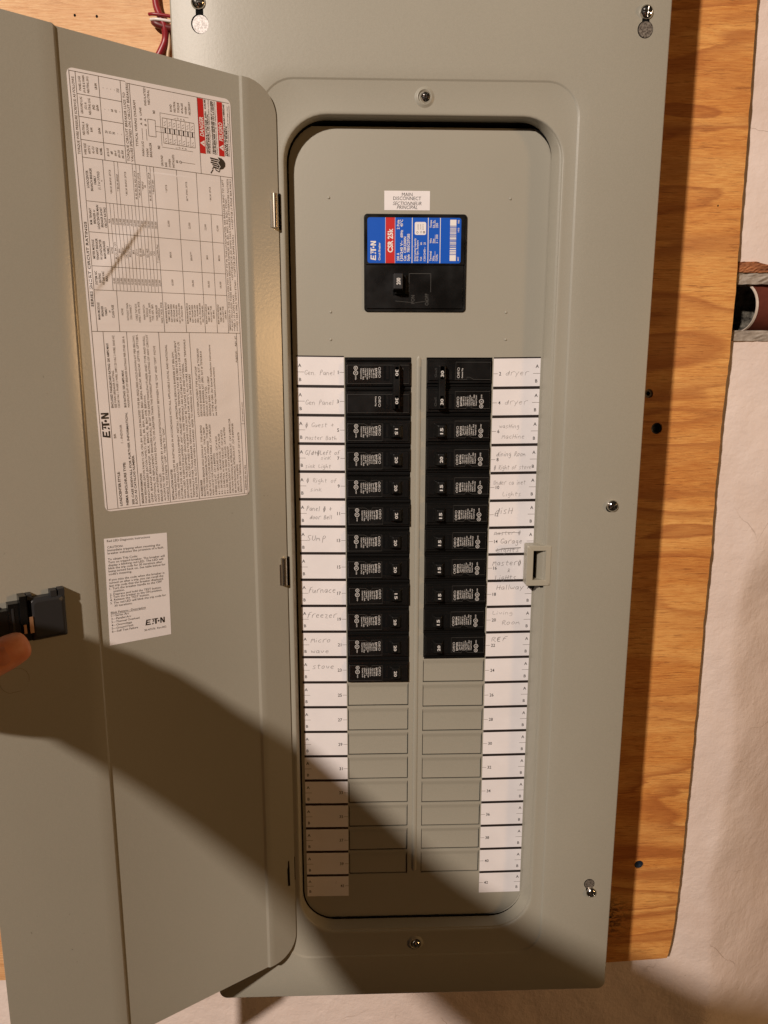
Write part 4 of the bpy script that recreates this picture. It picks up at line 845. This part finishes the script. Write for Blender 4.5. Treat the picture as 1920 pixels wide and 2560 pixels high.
# ---------------------------------------------------------------- branch breakers, local frame: origin at centre, +x towards the panel's middle rib, z up, text reads downwards
W2 = 28.9
def body_mesh(b, zc, printed=True, common=False, notch=True):
    x0, x1 = -W2, W2
    b.box(x0, x1, -.6, 8, zc-12.55, zc+12.55, 'black_deep')
    b.frust(x0+.4, x1-.3, zc-12.0, zc+9.4, -.6, -2.7, (.5, .5, .5, .9), 'black')            # stepped shoulder
    b.frust(x0+1.0, x1-.8, zc+9.9, zc+11.5, -.6, -2.1, (.4, .4, .4, .4), 'black')            # upper ledge
    b.frust(x0+1.2, x1-1.6, zc-10.4, zc+6.6, -2.7, -4.0, (.5, .5, .5, .5), 'black')           # raised face
    # moulded outline with the small tongue, edge highlight painted as a pale ribbon
    Lp = [(x0+1.4, zc+5.6), (-12.6, zc+5.6), (-9.2, zc+3.6), (-6.6, zc+3.6), (-6.2, zc+5.6), (3.4, zc+5.6), (3.4, zc-9.4), (x0+1.6, zc-9.4)] if notch else [(x0+1.4, zc+6.1), (x1-2, zc+6.1), (x1-2, zc-9.9), (x0+1.6, zc-9.9), (x0+1.4, zc+6.1)]
    b.line(Lp, .22, -4.06, 'moulded')
    b.frust(5.0, 9.6, zc-6.6, zc+6.0, -4.0, -3.0, .2, 'black_deep'); b.rect(4.6, 9.8, zc-7.2, zc+6.1, -4.04, 'void')
    b.rect(6.6, 9.0, zc-6.2, zc+5.4, -4.10, 'black')
    T = lambda t, x, ln, size, bold=.01, m='white_print', zt=4.4: txt_fit(b, t, x, zc+zt, ln, size, bold, m)
    T("Off/O", 1.0, 9.2, 2.15, -.004)
    if printed:
        T("EATON", -1.9, 8.0, 1.5, .03, zt=3.4)
        for k, (t, ln) in enumerate((("Type BR115", 8.2), ("Type C115", 7.8), ("120/240 V~", 8.6), ("Cu/Al HACR Type", 9.4), ("1 Pole 40\u00b0C", 7.6), ("E7819-T  10kA", 9.8), ("Unused Circuit", 9.2))): T(t, -4.0-1.85*k, ln, 1.18, .012, zt=3.2)
        b.ring((-19.8, zc+3.6), 1.35, 1.75, -4.12, 'white_print', 18); txt_fit(b, "SA", -19.8, zc+4.4, 1.7, 1.3, .02, 'white_print')
        b.ring((-19.9, zc-.6), 1.6, 2.05, -4.12, 'white_print', 20); txt_fit(b, "UL", -19.9, zc+.2, 1.6, 1.5, .03, 'white_print'); txt_fit(b, "LISTED", -19.9, zc-3.2, 3.4, .9, .02, 'white_print')
    elif common: T("Common Trip", -2.3, 8.6, 1.2, .02)
    txt_fit(b, "On/I", 20.9, zc+3.6, 7.4, 2.1, -.006, 'moulded')
def txt_fit(b, t, x, zt, ln, size, bold, m, y=-4.14):
    V_, F_ = glyphs(t, bold, 0); wn = (max(v[0] for v in V_)-min(v[0] for v in V_))*size/CAP
    b.text(t, size, x, zt, m, y, rot=-90, align='LEFT', xs=ln/wn, bold=bold)
def handle_mesh(b, zc, num, tall=True):
    z0, z1 = zc-7.2, zc+4.6
    v = [(10.2, -3.9, z0), (22.0, -3.9, z0), (22.0, -3.9, z1), (10.2, -3.9, z1), (13.2, -9.2, z0+1.6), (18.6, -8.7, z0+1.6), (18.6, -8.7, z1-.3), (13.2, -9.2, z1-.3)]
    b.add(v, [(4, 5, 6, 7), (0, 1, 5, 4), (1, 2, 6, 5), (2, 3, 7, 6), (3, 0, 4, 7)], 'black')
    # number on the sloping top
    n0 = len(b.v); txt_fit(b, num, 15.7, zc+1.9, 5.6, 2.5, .022, 'white_print', -9.2)
    for k in range(n0, len(b.v)): q = b.v[k]; b.v[k] = (q[0], -9.2+(q[0]-13.2)/5.4*.5-.1, q[2])
rows_bodies = {}
def proto_single(num):
    root = thing("branch_breaker", "x", "circuit breaker")
    if 'body' not in rows_bodies:
        b = MB(); body_mesh(b, 0); rows_bodies['body'] = b.build("breaker_body", root, local=True, bevel=.18)
    else:
        o = rows_bodies['body'].copy(); col.objects.link(o); o.parent = root
    b = MB(); handle_mesh(b, 0, num); b.build("switch_handle", root, local=True, bevel=.5)
    return root
def copy_thing(r):
    c = r.copy(); col.objects.link(c)
    for ch in r.children: d = ch.copy(); col.objects.link(d); d.parent = c
    return c
protos = {}
NAMES = {4: "\"# Guest + Master Bath\"", 6: "\"Left of sink\"", 8: "\"Right of sink\"", 10: "\"Panel + door Bell\"", 12: "\"Sump\"", 14: "the blank row numbered fifteen", 16: "\"Furnace\"", 18: "\"Freezer\"", 20: "\"Micro wave\"", 22: "\"stove\""}
LEFT = [(2, "15", "Guest + Master Bath"), (3, "20", "Left of sink"), (4, "20", "Right of sink"), (5, "20", "Panel + door Bell"), (6, "20", "Sump"), (7, "20", None), (8, "15", "Furnace"), (9, "20", "Freezer"), (10, "20", "Micro wave"), (11, "20", "stove")]
RIGHT = [(2, "15", "washing Machine"), (3, "20", "dining Room"), (4, "15", "Under cabinet Lights"), (5, "15", "disH"), (6, "15", "Garage"), (7, "15", "Master & Lights"), (8, "15", "Hallway"), (9, "15", "Living Room"), (10, "20", "REF")]
rj = random.Random(11)
for side, rowsx, Zs, cx in (('left', LEFT, ZL, 156.4), ('right', RIGHT, ZR, 227.8)):
    for i, num, name in rowsx:
        if num not in protos: protos[num] = o = proto_single(num)
        else: o = copy_thing(protos[num])
        zc = (Zs[i]+Zs[i+1])/2-.3
        o.location = ((cx+rj.uniform(-.5, .7))*K, rj.uniform(-.25, .25)*K, zc*K); o.rotation_euler = (0, (math.pi if side == 'right' else 0)+rj.uniform(-.006, .006), 0)
        cn = 2*i+1+(side == 'right')
        o['label'] = f"black {num} amp single-pole breaker beside the " + (f"pencilled \"{name}\" entry, {side} column" if name else "blank entry numbered 15, left column")
        o['category'] = "circuit breaker"; o['group'] = "single-pole breakers in two columns"
for side, Zs, cx, lab in (('left', ZL, 156.4, "black double-pole 30 amp breaker with joined handles beside the \"Gen Panel\" entries"), ('right', ZR, 227.8, "black double-pole 30 amp breaker with joined handles beside the \"dryer\" entries")):
    zmid = Zs[1]; root = thing("double_pole_breaker", lab, "circuit breaker", (cx, 0, zmid), "double-pole breakers at the top")
    b = MB(); body_mesh(b, 12.4, True, False, side == 'right'); body_mesh(b, -12.9, False, True, side == 'right'); b.build("breaker_body", root, local=True, bevel=.18)
    b = MB(); b.frust(12.2, 19.2, -19.6, 18.6, -4.0, -10.6, (.8, .8, .6, .6), 'black')
    b.frust(14.3, 17.6, 6.5, 17.2, -10.6, -10.2, .2, 'black_deep'); b.frust(14.3, 17.6, -19, -7.5, -10.6, -10.2, .2, 'black_deep')
    for zc in (12.0, -12.2): txt_fit(b, "30", 15.9, zc+2.6, 5.4, 2.5, .02, 'white_print', -10.72)
    b.build("handle_tie", root, local=True, bevel=.4)
    root.rotation_euler = (0, math.pi if side == 'right' else 0, 0)

# ---------------------------------------------------------------- cables at the top left, on the plywood
def cable(name, pts, r, m, label, seg=12, flat=1.0):
    P = [Vector(p) for p in pts]; Q = []
    for k in range(len(P)-1):          # Catmull-Rom
        p0, p1, p2, p3 = P[max(k-1, 0)], P[k], P[k+1], P[min(k+2, len(P)-1)]
        for t in [j/6 for j in range(6)]: Q.append(0.5*((2*p1)+(-p0+p2)*t+(2*p0-5*p1+4*p2-p3)*t*t+(-p0+3*p1-3*p2+p3)*t**3))
    Q.append(P[-1]); b = MB(); b.tube(Q, r, m, seg); o = b.build(name, smooth=60); o['label'] = label; o['category'] = "cable"; o['group'] = "cables stapled left of the panel top"; return o
cable("cable", [(-46, 91, 920), (-45, 91, 880), (-43.6, 90.8, 856), (-42.5, 90, 846), (-38.5, 88.5, 836), (-36, 89, 829), (-36.5, 91, 820), (-40, 91, 812), (-48, 91, 799), (-60, 91, 780)], [3.2]*60, 'cable_red', "thick dark red cable running down the plywood past the panel's top left edge")
cable("cable", [(-49, 86.6, 838.8), (-44, 84.6, 838.2), (-34, 84.6, 837.2), (-20, 86, 835.5), (0, 88, 834)], 1.45, 'cable_red', "thin red wire crossing over the thick red cable, uppermost of the crossing wires")
cable("cable", [(-48.3, 88.6, 835.2), (-43, 86.2, 834.7), (-32, 86, 833.4), (-20, 87, 832.2), (0, 88, 831)], 1.35, 'cable_white', "thin white wire crossing over the thick red cable just under a red wire")
cable("cable", [(-46, 91, 834.5), (-43.5, 88.8, 832), (-36, 89, 829.5), (-24, 90, 828), (0, 90, 827)], 3.1, 'cable_dark', "dark red cable leading right behind the grey panel edge, below the white wire")
cable("cable", [(-35, 91, 831), (-33, 91, 823), (-33.5, 92, 815), (-35, 92, 808), (-36, 92, 798), (-37, 92, 780)], 1.5, 'cable_tan', "thin tan cable hanging between the red cable and a brown one")
cable("cable", [(-30, 91, 831), (-27.5, 92, 823), (-26, 92, 812), (-23, 92, 803), (-19, 92, 790), (-15, 92, 770)], [1.2]*40, 'cable_dark', "thin dark brown cable hanging nearest the grey panel edge")

# ---------------------------------------------------------------- the person holding the door (only a fingertip shows)
person = thing("person", "person's reddish thumb tip gripping the dark door latch at the left edge of the view", "person", (60, -880, -900))
def skinmesh(name, verts, edges, radii, m, root=0, sub=2, parent=None):
    me = bpy.data.meshes.new(name); me.from_pydata([(x*K, y*K, z*K) for x, y, z in verts], edges, []); me.materials.append(M[m])
    o = bpy.data.objects.new(name, me); col.objects.link(o)
    s = o.modifiers.new("skin", 'SKIN'); s.use_smooth_shade = True
    for k, v in enumerate(me.skin_vertices[0].data):
        r = radii[k]; v.radius = (r[0]*K, r[1]*K) if isinstance(r, tuple) else (r*K, r*K); v.use_root = (k == root)
    ss = o.modifiers.new("subdivision", 'SUBSURF'); ss.levels = sub; ss.render_levels = sub
    dg = bpy.context.evaluated_depsgraph_get(); dg.update()
    m2 = bpy.data.meshes.new_from_object(o.evaluated_get(dg)); o.modifiers.clear(); o.data = m2
    m2.polygons.foreach_set("use_smooth", [True]*len(m2.polygons))
    if parent: o.parent = parent; o.location = -world_of(parent)
    return o
V = [(60, -930, -60), (70, -920, 110), (85, -905, 270), (95, -900, 360), (120, -915, 450), (150, -935, 520), (185, -955, 590), (190, -960, 660),      # pelvis .. head top 0-7
     (-45, -835, 412), (-190, -682, 462), (-183, -590, 459), (-180, -510, 453), (-179, -430, 444), (-165, -350, 413), (-159, -290, 400), (-158, -218, 348),      # left arm 8-15 (palm)
     (240, -870, 390), (310, -820, 300), (300, -760, 400), (235, -740, 460), (215, -735, 495),                                            # right arm 16-20
     (30, -930, -250), (10, -910, -800), (140, -930, -250), (150, -910, -800)]                                                             # legs 21-24
E_ = [(0, 1), (1, 2), (2, 3), (3, 4), (4, 5), (5, 6), (6, 7), (3, 8), (8, 9), (9, 10), (10, 11), (11, 12), (12, 13), (13, 14), (14, 15), (3, 16), (16, 17), (17, 18), (18, 19), (19, 20), (0, 21), (21, 22), (0, 23), (23, 24)]
R_ = [(150, 110), (145, 105), (165, 110), (150, 100), 60, 62, 88, 70, 76, 62, 50, 45, 39, 37, 43, (34, 30), 75, 55, 45, 30, 28, 85, 60, 85, 60]
# thumb and fingers of the left hand
def chain(pts, rad, root=15):
    prev = root
    for p, r in zip(pts, rad): V.append(p); R_.append(r); E_.append((prev, len(V)-1)); prev = len(V)-1
TH = [(-150, -206, 312), (-137, -194, 317), (-124, -184, 322), (-109, -175, 328.5), (-99, -169, 333), (-91, -164.5, 336)]
chain(TH, [14.5, 14.0, 12.6, 13.4, 12.4, 9.5])
for k, (dz, ln) in enumerate(((14, 1.0), (2, 1.08), (-11, 1.02), (-23, .82))):
    chain([(-170, -178-2*k, 312+dz), (-172, -158, 314+dz*1.1), (-158, -141, 318+dz*1.15), (-158+18*ln, -128, 320+dz*1.15)], [9.5, 8.6, 8.0, 6.8])
body = skinmesh("body", V, E_, R_, 'skin', parent=person)
# nail, sweatshirt, hair
b = MB(); c = Vector((-103, -171.5, 331)); d = Vector((.83, .35, .38)).normalized(); nrm = (Vector((140, -663, 522))-c).normalized(); nrm = (nrm-d*nrm.dot(d)).normalized(); sd = d.cross(nrm)
G = []
for i in range(9):
    for j in range(9):
        u, v = (i-4)/4, (j-4)/4; q = 1-0.18*max(u, 0)**2*abs(v)
        G.append(tuple(c+d*(u*5.6-4.5)+sd*(v*7.0*q)+nrm*(13.9-3.6*v*v-.9*max(u, 0)**2)))
b.add(G, [(i*9+j, (i+1)*9+j, (i+1)*9+j+1, i*9+j+1) for i in range(8) for j in range(8)], 'nail'); b.build("thumb_nail", person, smooth=80)
skinmesh("sweatshirt", V[0:5]+V[8:15]+V[16:19], [(0, 1), (1, 2), (2, 3), (3, 4), (3, 5), (5, 6), (6, 7), (7, 8), (8, 9), (9, 10), (10, 11), (3, 12), (12, 13), (13, 14)],
         [(165, 125), (160, 120), (178, 125), (160, 112), 66, 90, 74, 58, 51, 45, 42, 49, 84, 66, 54], 'cloth', parent=person)
skinmesh("hair", [(190, -970, 630), (190, -968, 675), (189, -990, 600)], [(0, 1), (0, 2)], [92, 74, 84], 'hair', parent=person)

bpy.data.objects.remove(_to)
